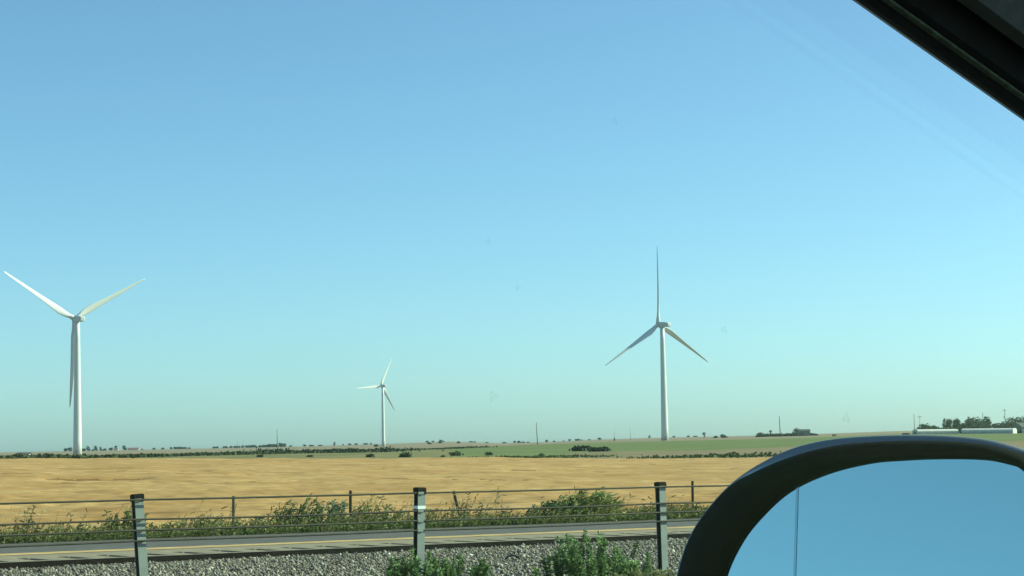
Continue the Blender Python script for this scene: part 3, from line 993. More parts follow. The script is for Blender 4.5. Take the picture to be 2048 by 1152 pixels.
def tree(px_, r, w, h, label, cat='tree', group=None, n=500, name='tree', leaf=None, z0=0.3, dark=1.0, lob=7):
    p = at(px_, r)
    root = empty(name, tuple(p))
    tag(root, label, cat, group)
    pal = [tuple(c * dark for c in q) for q in TP]
    c = crown_mesh('crown', n, rand_lobes(w, h, lob, z0), leaf or w * 0.07, pal)
    c.parent = root
    mb = MB().tube([(0, 0, -0.5), (0.02 * h, 0, h * 0.3), (-0.02 * h, 0.01 * h, h * 0.62)], [0.035 * h, 0.026 * h, 0.012 * h], 8)
    for k in range(4):
        a_ = k * 1.7
        mb.tube([(0.01 * h, 0, h * (0.25 + 0.06 * k)), (math.cos(a_) * w * 0.3, math.sin(a_) * w * 0.3, h * (0.5 + 0.06 * k))], [0.014 * h, 0.005 * h], 6)
    mb.build('trunk', M['bark'], root)
    return root


# farmyard trees behind the long white sheds (right)
FG1 = 'farmyard trees behind the long white sheds'
FARM_R = 1280
for (px_, w, h, lab, lob) in [
        (1838, 7, 5.2, 'low squared bush at the end of the farm windbreak', 5), (1852, 9, 7.2, 'rounded farm tree beside the bare thin pole', 7), (1868, 6, 4.6, 'small low shrub in the farm windbreak gap', 4),
        (1880, 7, 4.2, 'lowest shrub of the farm windbreak', 4), (1897, 7, 10.2, 'tall narrow farm tree with a bent pointed top', 6), (1890, 9, 6.5, 'broad dark shrub under the bent pointed tree', 6),
        (1911, 5, 9.8, 'slim upright farm tree next to the gap of sky', 5), (1925, 8, 6.0, 'spreading low tree over the joint of the two white sheds', 6), (1942, 9, 9.6, 'round topped farm tree left of the largest crown', 7),
        (1957, 12, 11.0, 'largest dense crown of the farm windbreak', 9), (1968, 9, 7.5, 'medium tree under the bare straight pole', 7), (1977, 4.5, 11.5, 'thin spindly tree taller than its neighbours', 5),
        (1992, 7, 6.0, 'small tree between the spindly tree and the roofed house', 5), (2006, 9, 7.6, 'bushy tree in front of the crossarm pole', 7), (2022, 11, 9.6, 'wide tree rising before the grey farmhouse', 8), (2042, 11, 10.2, 'big tree beside the grey farmhouse gable', 8)]:
    tree(px_, FARM_R + random.uniform(0, 25), w * 1.0, h * 1.06, lab, group=FG1, n=800, lob=lob + 1, leaf=0.5, z0=0.12, dark=0.85)

# skyline trees and bushes: far away, each its own
SK = 'small trees and bushes along the skyline'
LABT = 'tiny dark tree on the distant skyline'
protos = []
for (w, h, l_, nn) in [(9, 8, 5, 240), (12, 6, 6, 260), (7, 9, 5, 240), (20, 6, 8, 340)]:
    c = crown_mesh('skyline_tree', nn, rand_lobes(w, h, l_, 0.1), w * 0.1, [tuple(q * 0.9 for q in t__) for t__ in TP])
    protos.append(c)
used = set()


def sky_tree(px_, r, k, sc_, label=LABT, cat='tree', group=SK, sx=1.0):
    o = protos[k]
    if k in used:
        o = protos[k].copy()
        COL.objects.link(o)
    used.add(k)
    o.location = tuple(at(px_, r) - np.array([0, 0, 0.4]))
    o.scale = (sc_ * sx, sc_ * sx, sc_)
    o.rotation_euler = (0, 0, random.uniform(0, 6.28))
    tag(o, label, cat, group)
    return o


FARA = 'dark tree of the far farmstead beyond the tallest turbine'
for (px_, k, sc_) in [(131, 0, 1.0), (141, 0, 1.2), (167, 1, .9), (176, 2, 1.15), (192, 2, 1.2), (186, 1, .6), (201, 2, .9), (210, 1, .8), (222, 0, .9), (231, 2, 1.1), (249, 2, 1.15)]:
    sky_tree(px_, 4100, k, sc_, ('dark round tree', 'low bush', 'pointed upright tree')[k] + (' of the far farmstead left of its red roofed barn' if px_ > 150 else ' on the skyline just left of the tallest tower'), group='trees of the far farmstead')
for (px_, k, sc_) in [(284, 1, .5), (308, 1, .8), (326, 1, .8), (342, 0, .8), (354, 3, .9), (366, 3, .8), (378, 1, .7), (432, 3, .7), (447, 0, .7), (452, 1, .9), (462, 1, .9), (473, 3, .8), (485, 0, .9),
                      (497, 3, .9), (507, 3, 1.0), (521, 1, 1.0), (532, 3, 1.0), (543, 3, 1.2), (552, 1, 1.3), (562, 0, 1.5), (569, 0, 1.3), (582, 1, .7), (609, 0, .8), (622, 3, .6), (640, 3, .5), (669, 2, 1.0), (699, 1, .8), (712, 1, .8),
                      (731, 3, .6), (742, 1, .6), (854, 1, .8), (866, 1, .7), (881, 0, .9), (887, 1, .6), (941, 3, .5), (949, 1, .6), (974, 3, .4), (1009, 3, .5), (1029, 0, .8), (1038, 1, .9), (1047, 3, .5), (1056, 3, .4), (1093, 0, .9),
                      (1108, 1, .6), (1127, 1, .5), (1139, 0, .8), (1155, 3, .7), (1163, 1, .5), (1179, 3, .4), (1199, 1, .9), (1299, 2, .8), (1348, 1, .7), (1377, 1, .7), (1390, 3, .5), (1409, 2, .6), (1444, 1, .9)]:
    where = ('right of the red roofed far barn' if px_ < 420 else 'close around the tall straight pole' if px_ < 600 else 'near the tiny white far house' if px_ < 750 else
             'on the pale crest right of the small far turbine' if px_ < 930 else 'left of the tilted pole above the pasture' if px_ < 1070 else 'right of the tilted pole above the pasture' if px_ < 1305 else 'right of the one-blade-up turbine')
    what = ('tiny round tree', 'tiny low bush', 'tiny upright tree', 'thin long thicket')[k]
    sky_tree(px_, 4300, k, sc_ * 0.88, what + ' on the skyline ' + where)
MID = 'low bush on the pale slope below the skyline'
for (px_, r, k, sc_) in [(858, 3000, 1, .6), (879, 3300, 1, .6), (917, 3200, 1, .6), (752, 2700, 1, .6), (1229, 2400, 2, .4), (1432, 2300, 1, .5), (1446, 2300, 1, .7)]:
    sky_tree(px_, r, k, sc_, MID, 'bush', 'bushes on the pale slope')
BSH = 'dark bush beside the board barn on the green pasture'
for (px_, r, k, sc_) in [(1521, 1750, 1, .7), (1532, 1750, 3, .5), (1545, 1750, 1, .5), (1556, 1700, 3, .45), (1566, 1700, 3, .4), (1576, 1700, 1, .5), (1586, 1640, 3, .4), (1591, 1620, 2, .75), (1598, 1640, 1, .5)]:
    sky_tree(px_, r, k, sc_, ('', 'small dark bush', 'taller dark bush', 'low flat scrub')[k] + (' on the pasture left of the tall tilted pole' if px_ < 1560 else ' between the tall tilted pole and the board barn'), 'bush', 'bushes beside the barn')
for (px_, lab) in [(1408, 'lollipop shaped lone tree right of the turbine with one blade up'), (1541, 'lollipop shaped lone tree just left of the tall bare pole')]:
    p = at(px_, 2200)
    root = empty('lone_tree', tuple(p))
    tag(root, lab, 'tree', 'lollipop trees')
    c = crown_mesh('crown', 120, [(0, 0, 4.9, 1.7, 1.7, 1.4), (0.3, 0, 5.5, 1.3, 1.3, 1.1)], 0.4, [tuple(q * 0.7 for q in t__) for t__ in TP])
    c.parent = root
    MB().tube([(0, 0, -.5), (0, 0, 4.6)], [0.3, 0.2], 8).build('trunk', M['bark'], root)


# dark shrub line across the left fields, and bushes in it
def shrub_line(name, pts, label, h, dens, wid=6, pal=None, leaf=0.45):
    parts = []
    Vs, Cs = [], []
    for (xa, ra), (xb, rb) in zip(pts[:-1], pts[1:]):
        pa, pb = at(xa, ra), at(xb, rb)
        L = np.linalg.norm(pb - pa)
        n = int(L * dens)
        u = RNG.uniform(0, 1, n)
        c = pa[None] * (1 - u)[:, None] + pb[None] * u[:, None]
        c[:, :2] += RNG.normal(size=(n, 2)) * wid
        hh = h * np.clip(0.5 + 2.2 * fbm(c[:, 0] / 14, c[:, 1] / 14, 50), 0.08, 1.6)
        c[:, 2] = ground_z(c[:, 0], c[:, 1]) + RNG.uniform(0, 1, n) * hh
        nr = unit(RNG.normal(size=(n, 3)))
        e1 = unit(np.cross(nr, RNG.normal(size=(n, 3))))
        e2 = np.cross(nr, e1)
        sz = leaf * RNG.uniform(0.6, 1.4, (n, 1))
        Vs.append(np.stack([c - e1 * sz - e2 * sz * .6, c + e1 * sz - e2 * sz * .5, c + e1 * sz * .6 + e2 * sz, c - e1 * sz * .8 + e2 * sz * .7], 1).reshape(-1, 3))
        Cs.append(np.repeat(pick(pal or TP, n, 0.2), 4, 0))
    V, C = np.concatenate(Vs), np.concatenate(Cs)
    F = (np.arange(len(V) // 4) * 4)[:, None] + np.arange(4)[None]
    o = big(name, V, F, M['leaf_tree'], C)
    return tag(o, label, 'hedge', kind='stuff')


def r_of(px_, y_):
    rs = np.geomspace(300, 4400, 500)
    d = ray(px_, y_)
    h = np.hypot(d[0], d[1])
    zz = ground_z(d[0] / h * rs, d[1] / h * rs)
    yy = project(np.stack([d[0] / h * rs, d[1] / h * rs, zz], -1))[1]
    return float(rs[np.argmin(np.abs(yy - y_))])


def pl(*a):
    return [(x_, r_of(x_, y_)) for x_, y_ in a]


shrub_line('shrub_line', pl((-60, 920), (0, 919.5), (100, 917.5), (200, 916), (300, 913), (400, 911), (500, 908.5), (600, 906.5), (700, 904.5), (800, 900.5), (900, 897.5), (945, 895.5)), 'long dark green shrub line crossing the fields behind the wheat', 0.85, 22)
shrub_line('shrub_line', pl((575, 907), (640, 906), (720, 904.5)), 'thickest darkest stretch of shrubs left of the small far turbine', 2.3, 90, 9, [(0.02, 0.04, 0.02), (0.03, 0.05, 0.025)])
shrub_line('shrub_line', pl((1330, 916), (1450, 915), (1560, 913)), 'ragged green shrub row between dry grass and wheat', 0.75, 22, 5, [(0.06, 0.085, 0.03), (0.05, 0.07, 0.025)], 0.25)
shrub_line('shrub_line', pl((960, 916), (1060, 916), (1170, 913.5)), 'thin green shrub row at the lower edge of the pasture', 0.5, 22, 4, [(0.06, 0.085, 0.03)], 0.22)
for (xa, xb, y_, hh, lab) in [(1146, 1186, 902, 1.7, 'dark domed thicket standing alone in the green pasture'), (1180, 1219, 903, 1.2, 'low dark tail of scrub joined to the domed thicket')]:
    mid = (xa + xb) / 2
    rr_ = r_of(mid, y_)
    p = at(mid, rr_)
    wm = (xb - xa) / F_PX * rr_ / 2
    c = crown_mesh('thicket', 1000, [(0, 0, hh * .4, wm, wm * .8, hh * .55), (-wm * .3, 0, hh * .35, wm * .6, wm * .5, hh * .5), (wm * .3, 0, hh * .45, wm * .5, wm * .5, hh * .5)], 0.5, [(0.026, 0.042, 0.024), (0.036, 0.052, 0.028)])
    c.location = tuple(p)
    tag(c, lab, 'thicket')
for i, (px_, y_, w_, lab) in enumerate([(910, 911.5, 24, 'squat bush nearest the tan patch at the pasture edge'), (977, 910.5, 18, 'tilted dark bush out in the pasture'), (885, 914, 10, 'small round bush on the wheat margin'), (810, 914.5, 26, 'wide low bush below the small far turbine'),
                                       (740, 914.5, 18, 'bush pair left of the wide low bush'), (1082, 911.5, 12, 'dark tuft bush on the thin green shrub row'), (520, 914.5, 14, 'single dark bush under the bare pole in the left fields'), (620, 914, 12, 'small bush below the thickest shrubs'), (1466, 907, 10, 'pointed bush on the ragged shrub row')]):
    rr_ = r_of(px_, y_)
    wm = w_ / F_PX * rr_ / 2
    c = crown_mesh('field_bush', 220, [(0, 0, wm * .25, wm, wm, wm * .4), (wm * .3, 0, wm * .4, wm * .5, wm * .5, wm * .35)], wm * 0.16, [(0.035, 0.055, 0.022), (0.05, 0.07, 0.03)])
    c.location = tuple(at(px_, rr_))
    tag(c, lab, 'bush', 'bushes in the fields')
for i, (px_, y_, w_) in enumerate([(33, 912, 12), (40, 909.5, 10), (45, 913, 10), (54, 911, 10), (78, 911, 9), (92, 911.5, 12), (103, 911.5, 10), (168, 911.5, 10), (252, 911, 8)]):
    rr_ = r_of(px_, y_)
    wm = w_ / F_PX * rr_ / 2
    c = crown_mesh('field_bush', 200, [(0, 0, wm * .3, wm, wm, wm * .5), (wm * .3, 0, wm * .5, wm * .6, wm * .6, wm * .4)], wm * 0.17, TP)
    c.location = tuple(at(px_, rr_))
    tag(c, ('larger dark bush' if w_ >= 12 else 'small dark bush') + (' beside the pale shack in the scrub' if px_ < 60 else ' in the scrub left of the tallest tower' if px_ < 120 else ' in the shrub line right of the tallest tower'), 'bush', 'bushes near the tallest turbine')


# poles
def pole(px_, ytop, r, label, lean=0.0, rad_=0.16, material='pole', arm=False, group='utility poles', box=False):
    p = at(px_, r)
    d = ray(px_, ytop)
    zt = d[2] / math.hypot(d[0], d[1]) * r
    H = zt - p[2]
    root = empty('utility_pole', tuple(p))
    tag(root, label, 'pole', group)
    MB().tube([(0, 0, -1), (lean * H, 0, H)], [rad_ * 1.2, rad_ * 0.8], 10).build('shaft', M[material], root, smooth=True)
    if arm:
        MB().box((lean * H - 1.3, -0.1, H - 0.9), (lean * H + 1.3, 0.1, H - 0.65)).build('crossarm', M[material], root)
    if box:
        MB().tube([(lean * H - 0.45, 0, H * .62), (lean * H - 0.45, 0, H * .62 + 1.1)], [0.42, 0.42], 10).build('transformer', M['steel_pole'], root)
    return root


pole(555, 858, 1500, 'tall straight bare pole standing left of the small far turbine', 0.0, 0.42, 'steel_pole')
pole(1075, 845, 1500, 'tall slightly tilted bare pole above the pasture between two turbines', -0.04, 0.3)
pole(1561, 832, 1500, 'tall tilted bare pole left of the board barn', -0.035, 0.32)
for px_, yt in [(475, 872), (487, 874)]:
    pole(px_, yt, 2900, 'faint thin pole of the far pair left of the tall straight pole', 0, 0.22, 'steel_pole', group='faint far poles')
for px_, yt in [(1229, 857), (1261, 855)]:
    pole(px_, yt, 2500, 'faint thin pole of the far pair left of the one-blade-up turbine', 0, 0.25, 'steel_pole', group='faint far poles')
pole(1585, 855, 1900, 'thin faint pole between the tall tilted pole and the barn', 0, 0.14, 'steel_pole', group='faint far poles')
pole(1829.5, 828, 1300, 'bare thin pole at the end of the farm windbreak', -0.01, 0.2)
pole(1841, 831, 1320, 'pale pole with a short crossarm beside the bare thin pole', -0.01, 0.2, 'steel_pole', arm=True)
pole(1967, 825, 1330, 'bare straight pole among the farm trees', 0, 0.2)
pole(2011, 818, 1330, 'crossarm pole with a transformer beside the grey farmhouse', 0, 0.2, 'pole', True, box=True)


# buildings
def house(name, px_, r, w, dpt, h, roof_h, wall, roof, label, rz=0.0, windows=(), gable_along=True):
    p = at(px_, r)
    root = empty(name, tuple(p), rz)
    tag(root, label, 'building')
    a, b_ = w / 2, dpt / 2
    mb = MB().box((-a, -b_, -1), (a, b_, h))
    # gable triangles
    mb.add([(-a, -b_, h), (-a, b_, h), (-a, 0, h + roof_h), (a, -b_, h), (a, b_, h), (a, 0, h + roof_h)], [(0, 2, 1), (3, 4, 5)])
    mb.build('wall', M[wall], root)
    e, th = 0.4, 0.18
    mr_ = MB()
    for sgn in (-1, 1):
        y0, y1 = 0, sgn * (b_ + e)
        z0, z1 = h + roof_h + 0.03, h - roof_h * e / b_ + 0.03
        mr_.rings([[(-a - e, y0, z0), (-a - e, y1, z1), (-a - e, y1, z1 + th), (-a - e, y0, z0 + th)], [(a + e, y0, z0), (a + e, y1, z1), (a + e, y1, z1 + th), (a + e, y0, z0 + th)]])
    mr_.build('roof', M[roof], root)
    for (x_, z_, ww, wh) in windows:
        fr_ = MB().box((x_ - ww / 2 - .1, -b_ - 0.06, z_ - .1), (x_ + ww / 2 + .1, -b_ - 0.01, z_ + wh + .1)).build('window', M['steel_pole'], root)
        MB().box((x_ - ww / 2, -b_ - 0.09, z_), (x_ + ww / 2, -b_ - 0.062, z_ + wh)).build('pane', M['dark_glass'], fr_)
    return root


def shed(px0, px1, r, h, label, dr=0.0, wins=6):
    """long low white arched shed"""
    pa, pb = at(px0, r), at(px1, r + dr)
    e = pb - pa
    L = float(np.linalg.norm(e[:2]))
    rz = math.atan2(e[1], e[0])
    mid = (pa + pb) / 2
    root = empty('long_shed', (mid[0], mid[1], mid[2]), rz)
    tag(root, label, 'shed', 'long white farm sheds')
    D = 9.0
    prof = [(-D / 2, -1.2)] + [(-D / 2 * math.cos(a_), h * 0.55 + h * 0.45 * math.sin(a_)) for a_ in np.linspace(0, math.pi, 11)] + [(D / 2, -1.2)]
    sl = (pb[2] - pa[2]) / L
    rr = []
    for k in range(13):
        x_ = -L / 2 + L * k / 12
        rr.append([(x_, y_, z_ + sl * x_) for y_, z_ in prof])
    MB().rings(rr).build('shell', M['white_wall'], root)
    for k in range(wins):
        x_ = -L / 2 + L * (k + 0.5) / wins
        MB().box((x_ - 0.06, -D / 2 - 0.10, 0.0 + sl * x_), (x_ + 0.06, -D / 2 - 0.01, h * .5 + sl * x_)).build('rib', M['steel_pole'], root)
    MB().box((-L / 2 - 0.05, -1.5, sl * -L / 2), (-L / 2 - 0.01, 1.5, 1.9 + sl * -L / 2)).build('door', M['grey_wall'], root)
    return root


shed(1830, 1911, 1220, 2.9, 'long white arched shed with its near end by the bare thin pole', 10)
shed(1927, 2030, 1222, 3.1, 'longer white arched shed ending beside the grey farmhouse', -8)
house('farmhouse', 2049, 1250, 11, 8, 3.6, 2.6, 'grey_wall', 'dark_roof', 'grey farmhouse with a gable roof behind the end of the white shed', 0.5, [(-3, 1.2, 1.0, 1.3), (0.5, 1.2, 1.0, 1.3), (3.5, 1.2, 1.0, 1.3)])
b1 = house('board_barn', 1608, 1560, 8.2, 7, 3.9, 1.1, 'grey_wall', 'dark_roof', 'weathered grey board barn with a low lean-to in the pasture', 0.1, [(-2.0, 1.0, 1.2, 1.8)])
mb = MB().rings([[(4.12, -3.2, -1), (4.12, 3.2, -1), (4.12, 3.2, 2.3), (4.12, -3.2, 2.3)], [(10.3, -3.2, -1), (10.3, 3.2, -1), (10.3, 3.2, 1.3), (10.3, -3.2, 1.3)]])
mb.build('lean_to', M['dark_roof'], b1)
house('red_roofed_barn', 267, 4050, 22, 9, 2.4, 2.2, 'white_wall', 'red_roof', 'long far barn with a red roof at the distant farmstead', 0.05)
house('far_white_house', 687, 3700, 4.5, 4, 3.6, 1.2, 'white_wall', 'white_wall', 'tiny white house on the horizon left of the small far turbine')
house('far_white_house', 232, 4060, 9, 6, 2.4, 1.6, 'white_wall', 'red_roof', 'pale far house among the farmstead trees')
house('scrub_shack', 53, r_of(53, 914), 2.4, 2.2, 1.1, 0.5, 'white_wall', 'grey_wall', 'small pale shack in the scrub left of the tallest turbine')


def cow(px_, r, label, rz, k=1.0):
    p = at(px_, r)
    mb = MB()
    rr = []
    for (x_, w_, z0, z1) in [(-1.05, .15, 1.0, 1.3), (-.95, .33, .8, 1.42), (-.4, .42, .66, 1.4), (.3, .42, .62, 1.38), (.8, .33, .75, 1.42), (1.1, .2, .95, 1.45), (1.45, .15, 1.0, 1.5), (1.7, .13, .95, 1.35), (1.95, .08, .9, 1.1)]:
        rr.append([(x_ , w_ * math.cos(a_), (z0 + z1) / 2 + (z1 - z0) / 2 * math.sin(a_)) for a_ in np.linspace(0, 2 * math.pi, 13)[:-1]])
    mb.rings(rr)
    for x_, y_ in ((-.85, .22), (-.8, -.22), (.7, .22), (.75, -.22)):
        mb.tube([(x_, y_, .95), (x_ + (0.06 if x_ < 0 else 0), y_, .5), (x_, y_, -0.02)], [.16, .08, .06], 8)
    o = mb.build('cow', M['cow'], loc=tuple(p), smooth=True)
    o.rotation_euler = (0, 0, rz)
    o.scale = (k, k, k)
    tag(o, label, 'cow')


cow(1668, 1150, 'black cow standing on the slope right of the board barn', 0.3, 1.0)
cow(1808, 1000, 'black cow grazing just left of the long white shed', 0.2, 1.0)
cow(1815, 1004, 'black cow with its tail to the long white shed', 3.0, 1.0)

# ------------------------------------------------------------------ the car around the camera
GZ0 = plane_z(0.0)
car = empty('car', tuple(W(0, -0.4, GZ0)))
car.rotation_euler = (0, 0, ANG)      # local x = forward, local y = left
tag(car, 'dark car seen from inside, its door mirror and windscreen pillar showing', 'car')
CAR_T, CAR_Z = -0.4, GZ0


def L(s, t, z):           # car-frame coordinates from s, t and height relative to the eye
    return (s, t - CAR_T, z - CAR_Z)


def Lw(p):                # world point -> car frame
    s, t = p[0] * U[0] + p[1] * U[1], p[0] * N[0] + p[1] * N[1]
    return L(s, t, p[2])


def cbox(name, s0, s1, t0, t1, z0, z1, material, parent=None):
    return MB().box(L(s0, t0, z0), L(s1, t1, z1)).build(name, M[material], parent or car)


T_WIN = 0.42


def at_t(px_, py_, t):
    d = ray(px_, py_)
    return d * (t / (d[:2] @ N))


# windscreen pillar: its lower edge runs through two measured points of the window opening
A_, B_ = at_t(1752, 0, T_WIN), at_t(2052, 214, T_WIN)
dirp = (B_ - A_) / np.linalg.norm(B_ - A_)
P_top = A_ - dirp * 0.16
P_bot = A_ + dirp * 0.80
nrm = np.array([N[0], N[1], 0.0])
upv = np.cross(dirp, nrm)
upv = upv / np.linalg.norm(upv)
if upv[2] < 0: upv = -upv


def rail(name, prof, material):
    """profile points (up, outwards) swept along the pillar"""
    rr = []
    for k in range(13):
        u = k / 12
        c = P_top * (1 - u) + P_bot * u
        c = c + upv * (-0.012 * (u - 0.3) ** 2)
        rr.append([Lw(c + upv * a_ + nrm * b_) for a_, b_ in prof])
    return MB().rings(rr).build(name, M[material], car)


circ = lambda ca_, cb_, r1, r2: [(ca_ + r1 * math.cos(q), cb_ + r2 * math.sin(q)) for q in np.linspace(0, 2 * math.pi, 11)[:-1]]
pil = rail('windscreen_pillar', [(0.0030, -0.005), (0.0022, 0.002), (0.0045, 0.009), (0.080, 0.055), (0.12, 0.055), (0.11, 0.02), (0.09, -0.012), (0.024, -0.012)], 'trim')
rail('window_frame', [(0.0006, 0.006), (0.0010, 0.0085), (0.0075, 0.0085), (0.0065, 0.006)], 'edge')
rail('door_seal', circ(0.0026, 0.004, 0.0024, 0.005), 'rubber')
rail('seal_piping', circ(-0.0034, -0.0085, 0.0008, 0.0012), 'piping')
rail('pillar_cover', [(0.0085, -0.0125), (0.0090, -0.018), (0.025, -0.026), (0.085, -0.03), (0.085, -0.014)], 'liner')

# window pane, bounded by the pillar, the roof and the door sill
tg = T_WIN + 0.012
def gp(s, z, dt):
    return L(s, tg + dt, z)
sA, zA = A_[:2] @ U, A_[2]
sl = (dirp[2]) / (dirp[:2] @ U)
zr = lambda s: min(0.19, zA + sl * (s - sA) + 0.03)
outl = [(-0.55, -0.42), (0.98, -0.42), (0.98, zr(0.98))] + [(s, zr(s)) for s in (0.8, 0.6, 0.45, 0.3, 0.24)] + [(-0.55, 0.19)]
mb = MB().rings([[gp(s, z, 0.0) for s, z in outl], [gp(s, z, 0.004) for s, z in outl]])
pane = mb.build('side_window', M['glass'], car)
for (px_, py_, sz_) in [(988, 792, 9), (1038, 575, 6), (1450, 659, 6), (1694, 836, 9), (978, 481, 5), (1230, 241, 7)]:
    d = ray(px_, py_)
    c = d * ((tg - 0.0012) / (d[:2] @ N))
    r_ = sz_ / F_PX * np.linalg.norm(c)
    ring = []
    for q in np.linspace(0, 2 * math.pi, 13)[:-1]:
        rq = r_ * (1 + 0.35 * math.sin(3 * q + px_) + 0.2 * math.sin(5 * q))
        ring.append(c + np.array([U[0], U[1], 0]) * math.cos(q) * rq + np.array([0, 0, 1]) * math.sin(q) * rq)
    mb = MB().rings([[Lw(p_) for p_ in ring], [Lw(p_ + nrm * 0.0006) for p_ in ring]])
    mb.build('dried_splash', M['splash'], pane)

# body round the cabin
RT = -1.22
cbox('roof', -1.75, 0.26, RT + .03, 0.44, 0.20, 0.245, 'paint')
cbox('headliner', -1.72, 0.25, RT + .05, 0.415, 0.185, 0.199, 'liner')
dr = cbox('door', -0.50, 1.02, 0.44, 0.53, -1.05, -0.40, 'paint')
cbox('door_handle', -0.42, -0.25, 0.531, 0.56, -0.62, -0.585, 'gloss_black', dr)
cbox('door_lining', -0.50, 0.98, 0.37, 0.439, -1.0, -0.41, 'trim')
dr = cbox('door', -1.55, -0.52, 0.44, 0.53, -1.05, -0.40, 'paint')
cbox('door_handle', -1.40, -1.24, 0.531, 0.56, -0.62, -0.585, 'gloss_black', dr)
cbox('door', -0.50, 1.02, RT - 0.05, RT + 0.04, -1.05, -0.40, 'paint')
cbox('door', -1.55, -0.52, RT - 0.05, RT + 0.04, -1.05, -0.40, 'paint')
cbox('centre_pillar', -0.60, -0.47, 0.40, 0.46, -0.40, 0.185, 'trim')
cbox('centre_pillar', -0.60, -0.47, RT + .02, RT + .08, -0.40, 0.185, 'trim')
cbox('rear_pillar', -1.75, -1.45, 0.40, 0.46, -0.40, 0.185, 'paint')
cbox('rear_pillar', -1.75, -1.45, RT + .02, RT + .08, -0.40, 0.185, 'paint')
cbox('tailgate', -2.05, -1.76, RT, 0.50, -1.0, 0.10, 'paint')
cbox('floor', -2.0, 2.0, RT, 0.50, -1.12, -1.06, 'trim')
cbox('dashboard', 0.62, 1.04, RT + .06, 0.365, -0.62, -0.34, 'trim')
cbox('front_wing', 1.04, 2.05, 0.30, 0.53, -1.0, -0.46, 'paint')
cbox('front_wing', 1.04, 2.05, RT - 0.05, RT + 0.2, -1.0, -0.46, 'paint')
MB().rings([[L(1.05, 0.295, -0.47), L(1.05, RT + .205, -0.47), L(1.05, RT + .205, -0.40), L(1.05, 0.295, -0.40)],
            [L(2.1, 0.295, -0.75), L(2.1, RT + .205, -0.75), L(2.1, RT + .205, -0.50), L(2.1, 0.295, -0.50)]]).build('bonnet', M['paint'], car)
sw = [(0.24, 0.195), (0.6, zA + sl * (0.6 - sA) + 0.035), (1.15, zA + sl * (1.15 - sA) + 0.02), (1.5, -0.36)]
MB().rings([[L(a_, 0.40, z_), L(a_, RT + .06, z_), L(a_ + .004, RT + .06, z_ + .005), L(a_ + .004, 0.40, z_ + .005)] for a_, z_ in sw]).build('windscreen', M['glass'], car)
for (s, t) in ((1.45, 0.40), (1.45, RT + 0.08), (-1.45, 0.40), (-1.45, RT + 0.08)):
    zc_ = plane_z(0) + 0.36 + GRADE * s
    rr = [[L(s + q * math.cos(a_), t + w_, zc_ + q * math.sin(a_)) for a_ in np.linspace(0, 2 * math.pi, 25)[:-1]] for q, w_ in ((0.22, -0.11), (0.33, -0.11), (0.36, -0.08), (0.36, 0.08), (0.33, 0.11), (0.22, 0.11))]
    wh = MB().rings(rr, cap=False).build('wheel', M['rubber'], car, smooth=True)
    rr = [[L(s + q * math.cos(a_), t + w_, zc_ + q * math.sin(a_)) for a_ in np.linspace(0, 2 * math.pi, 25)[:-1]] for q, w_ in ((0.219, -0.09), (0.219, 0.09))]
    MB().rings(rr).build('rim', M['rim'], wh)

# door mirror: outlines measured in the mirror plane
d_m = ray(1800, 1010)
Cm = d_m / np.linalg.norm(d_m) * 0.90
REFL_AZ, REFL_EL = rad(240), rad(17)
refl = np.array([math.sin(REFL_AZ) * math.cos(REFL_EL), math.cos(REFL_AZ) * math.cos(REFL_EL), math.sin(REFL_EL)])
nm = refl - d_m
nm = nm / np.linalg.norm(nm)


def crom(pts, n):
    pts = np.array(pts, float)
    out = []
    m_ = len(pts)
    for i in range(m_):
        p0, p1, p2, p3 = pts[i - 1], pts[i], pts[(i + 1) % m_], pts[(i + 2) % m_]
        for k in range(n):
            t = k / n
            out.append(0.5 * ((2 * p1) + (-p0 + p2) * t + (2 * p0 - 5 * p1 + 4 * p2 - p3) * t * t + (-p0 + 3 * p1 - 3 * p2 + p3) * t ** 3))
    return np.array(out)


outer = crom([(1333, 1240), (1350, 1152), (1375, 1075), (1418, 1010), (1480, 949), (1560, 902), (1645, 878), (1750, 869), (1860, 868), (1950, 874), (2010, 886), (2065, 908), (2120, 960), (2150, 1050), (2160, 1200), (2140, 1340), (2050, 1420), (1850, 1450), (1600, 1440), (1420, 1390), (1350, 1320)], 5)
inner = crom([(1420, 1240), (1434, 1152), (1464, 1085), (1502, 1034), (1562, 979), (1640, 942), (1725, 921), (1790, 915), (1860, 912), (1945, 913), (1995, 921), (2040, 938), (2080, 985), (2100, 1060), (2106, 1200), (2090, 1310), (2020, 1370), (1850, 1395), (1640, 1385), (1490, 1345), (1435, 1295)], 5)


def on_mirror(pp, off=0.0):
    return np.array([ray(*q) * (((Cm - nm * off) @ nm) / (ray(*q) @ nm)) for q in pp])


Po, Pi = on_mirror(outer, 0.016), on_mirror(inner, 0.004)
mirror_root = None
cen = Pi.mean(0)
mixp = lambda u: Pi * (1 - u) + Po * u
loops = [mixp(0.0) - nm * 0.006, mixp(0.02), mixp(0.10) + nm * 0.0015, mixp(0.45) + nm * 0.004, mixp(0.68) + nm * 0.002, mixp(0.76) - nm * 0.002]
vup = np.array([0, 0, 1.0]) - nm * nm[2]
vup = vup / np.linalg.norm(vup)
tn = np.gradient(Po, axis=0)
on_ = np.cross(tn, nm)
on_ = on_ / np.linalg.norm(on_, axis=1)[:, None]
if ((Po - Po.mean(0)) * on_).sum() < 0: on_ = -on_
topness = sstep(0.72, 0.985, on_ @ vup)[:, None]
edge_u = 0.965 - 0.24 * topness
loops[-2] = mixp(edge_u - 0.08) + nm * 0.002
loops[-1] = mixp(edge_u) - nm * 0.002
bez = MB().rings([[Lw(p_) for p_ in lp] for lp in loops], cap=False)
ctr = Po.mean(0)
sh = lambda lp, k: ctr + (lp - ctr) * k
fw = -nm
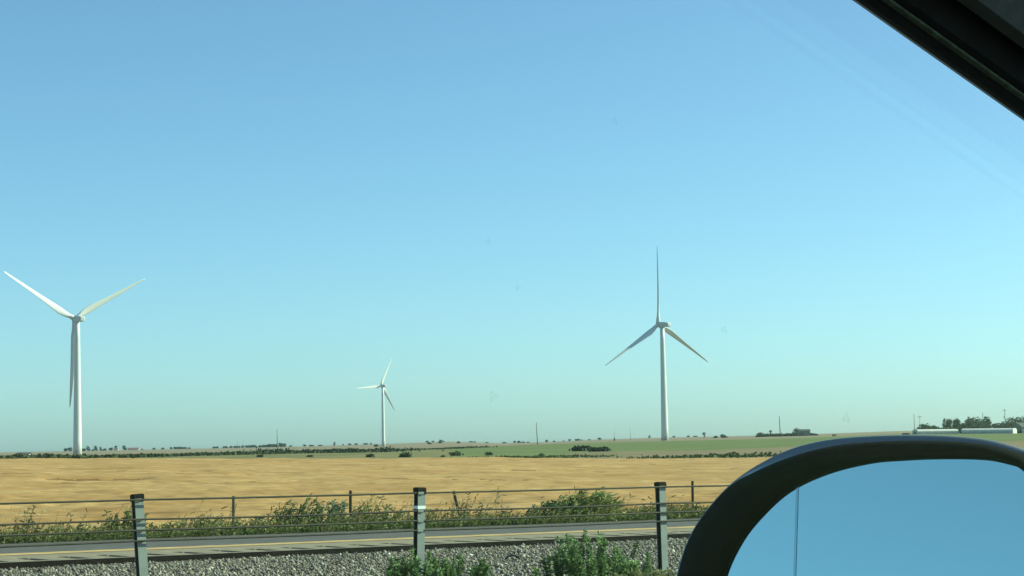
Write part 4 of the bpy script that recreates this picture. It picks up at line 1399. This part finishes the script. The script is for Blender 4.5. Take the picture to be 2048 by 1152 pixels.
loops = [mixp(edge_u) - nm * 0.0022, mixp(edge_u + (1 - edge_u) * 0.35) - nm * 0.0016, mixp(edge_u + (1 - edge_u) * 0.8) - nm * 0.0010, mixp(1.0) + fw * 0.003, sh(Po, 0.985) + fw * 0.02, sh(Po, 0.93) + fw * 0.04, sh(Po, 0.80) + fw * 0.06, sh(Po, 0.55) + fw * 0.072]
hs = MB().rings([[Lw(p_) for p_ in lp] for lp in loops], cap=False)
n_ = len(Po)
hs.f.append(tuple(len(hs.v) - n_ + j for j in range(n_)))
mirror_o = hs.build('door_mirror', M['gloss_black'], car, smooth=True)
bez.build('bezel', M['plastic'], mirror_o, smooth=True)
gl_ = MB().rings([[Lw(p_) for p_ in (mixp(-0.0) - nm * 0.0085)], [Lw(p_) for p_ in (mixp(-0.0) - nm * 0.0055)]])
go = gl_.build('mirror_glass', M['mirror'], mirror_o)
# etched line between the flat and the curved part of the glass
e0, e1 = on_mirror([(1584, 968), (1572, 1362)], 0.004)
wv = np.cross(nm, e1 - e0)
wv = wv / np.linalg.norm(wv) * 0.0006
MB().rings([[Lw(e0 - wv - nm * 0.0058), Lw(e0 + wv - nm * 0.0058), Lw(e0 + wv - nm * 0.0052), Lw(e0 - wv - nm * 0.0052)],
            [Lw(e1 - wv - nm * 0.0058), Lw(e1 + wv - nm * 0.0058), Lw(e1 + wv - nm * 0.0052), Lw(e1 - wv - nm * 0.0052)]]).build('etched_line', M['etch'], mirror_o)
# arm from the shell to the door
pa = on_mirror([(2090, 1330)])[0] + fw * 0.04
pa = np.array(pa)
MB().tube([Lw(pa), (Lw(pa)[0] + 0.02, (Lw(pa)[1] + (0.50 - CAR_T)) / 2, Lw(pa)[2] - 0.06), (Lw(pa)[0] + 0.05, 0.50 - CAR_T, -0.42 - CAR_Z)], [0.03, 0.028, 0.035], 12).build('mirror_arm', M['plastic'], mirror_o, smooth=True)

# ------------------------------------------------------------------ air
m = bpy.data.materials.new('summer_haze')
m.use_nodes = True
nt = m.node_tree
nt.nodes.remove(nt.nodes["Principled BSDF"])
pv = nt.nodes.new("ShaderNodeVolumePrincipled")
pv.inputs["Color"].default_value = (0.52, 0.80, 1.0, 1)
pv.inputs["Density"].default_value = HAZE_DENSITY
nt.links.new(pv.outputs[0], nt.nodes["Material Output"].inputs["Volume"])
HZ = MB().box((-7200, -7200, float(Z.min()) - 1.0), (7200, 7200, 190.0)).build('haze', m)
tag(HZ, 'thin summer haze over the plain', 'haze', kind='stuff')
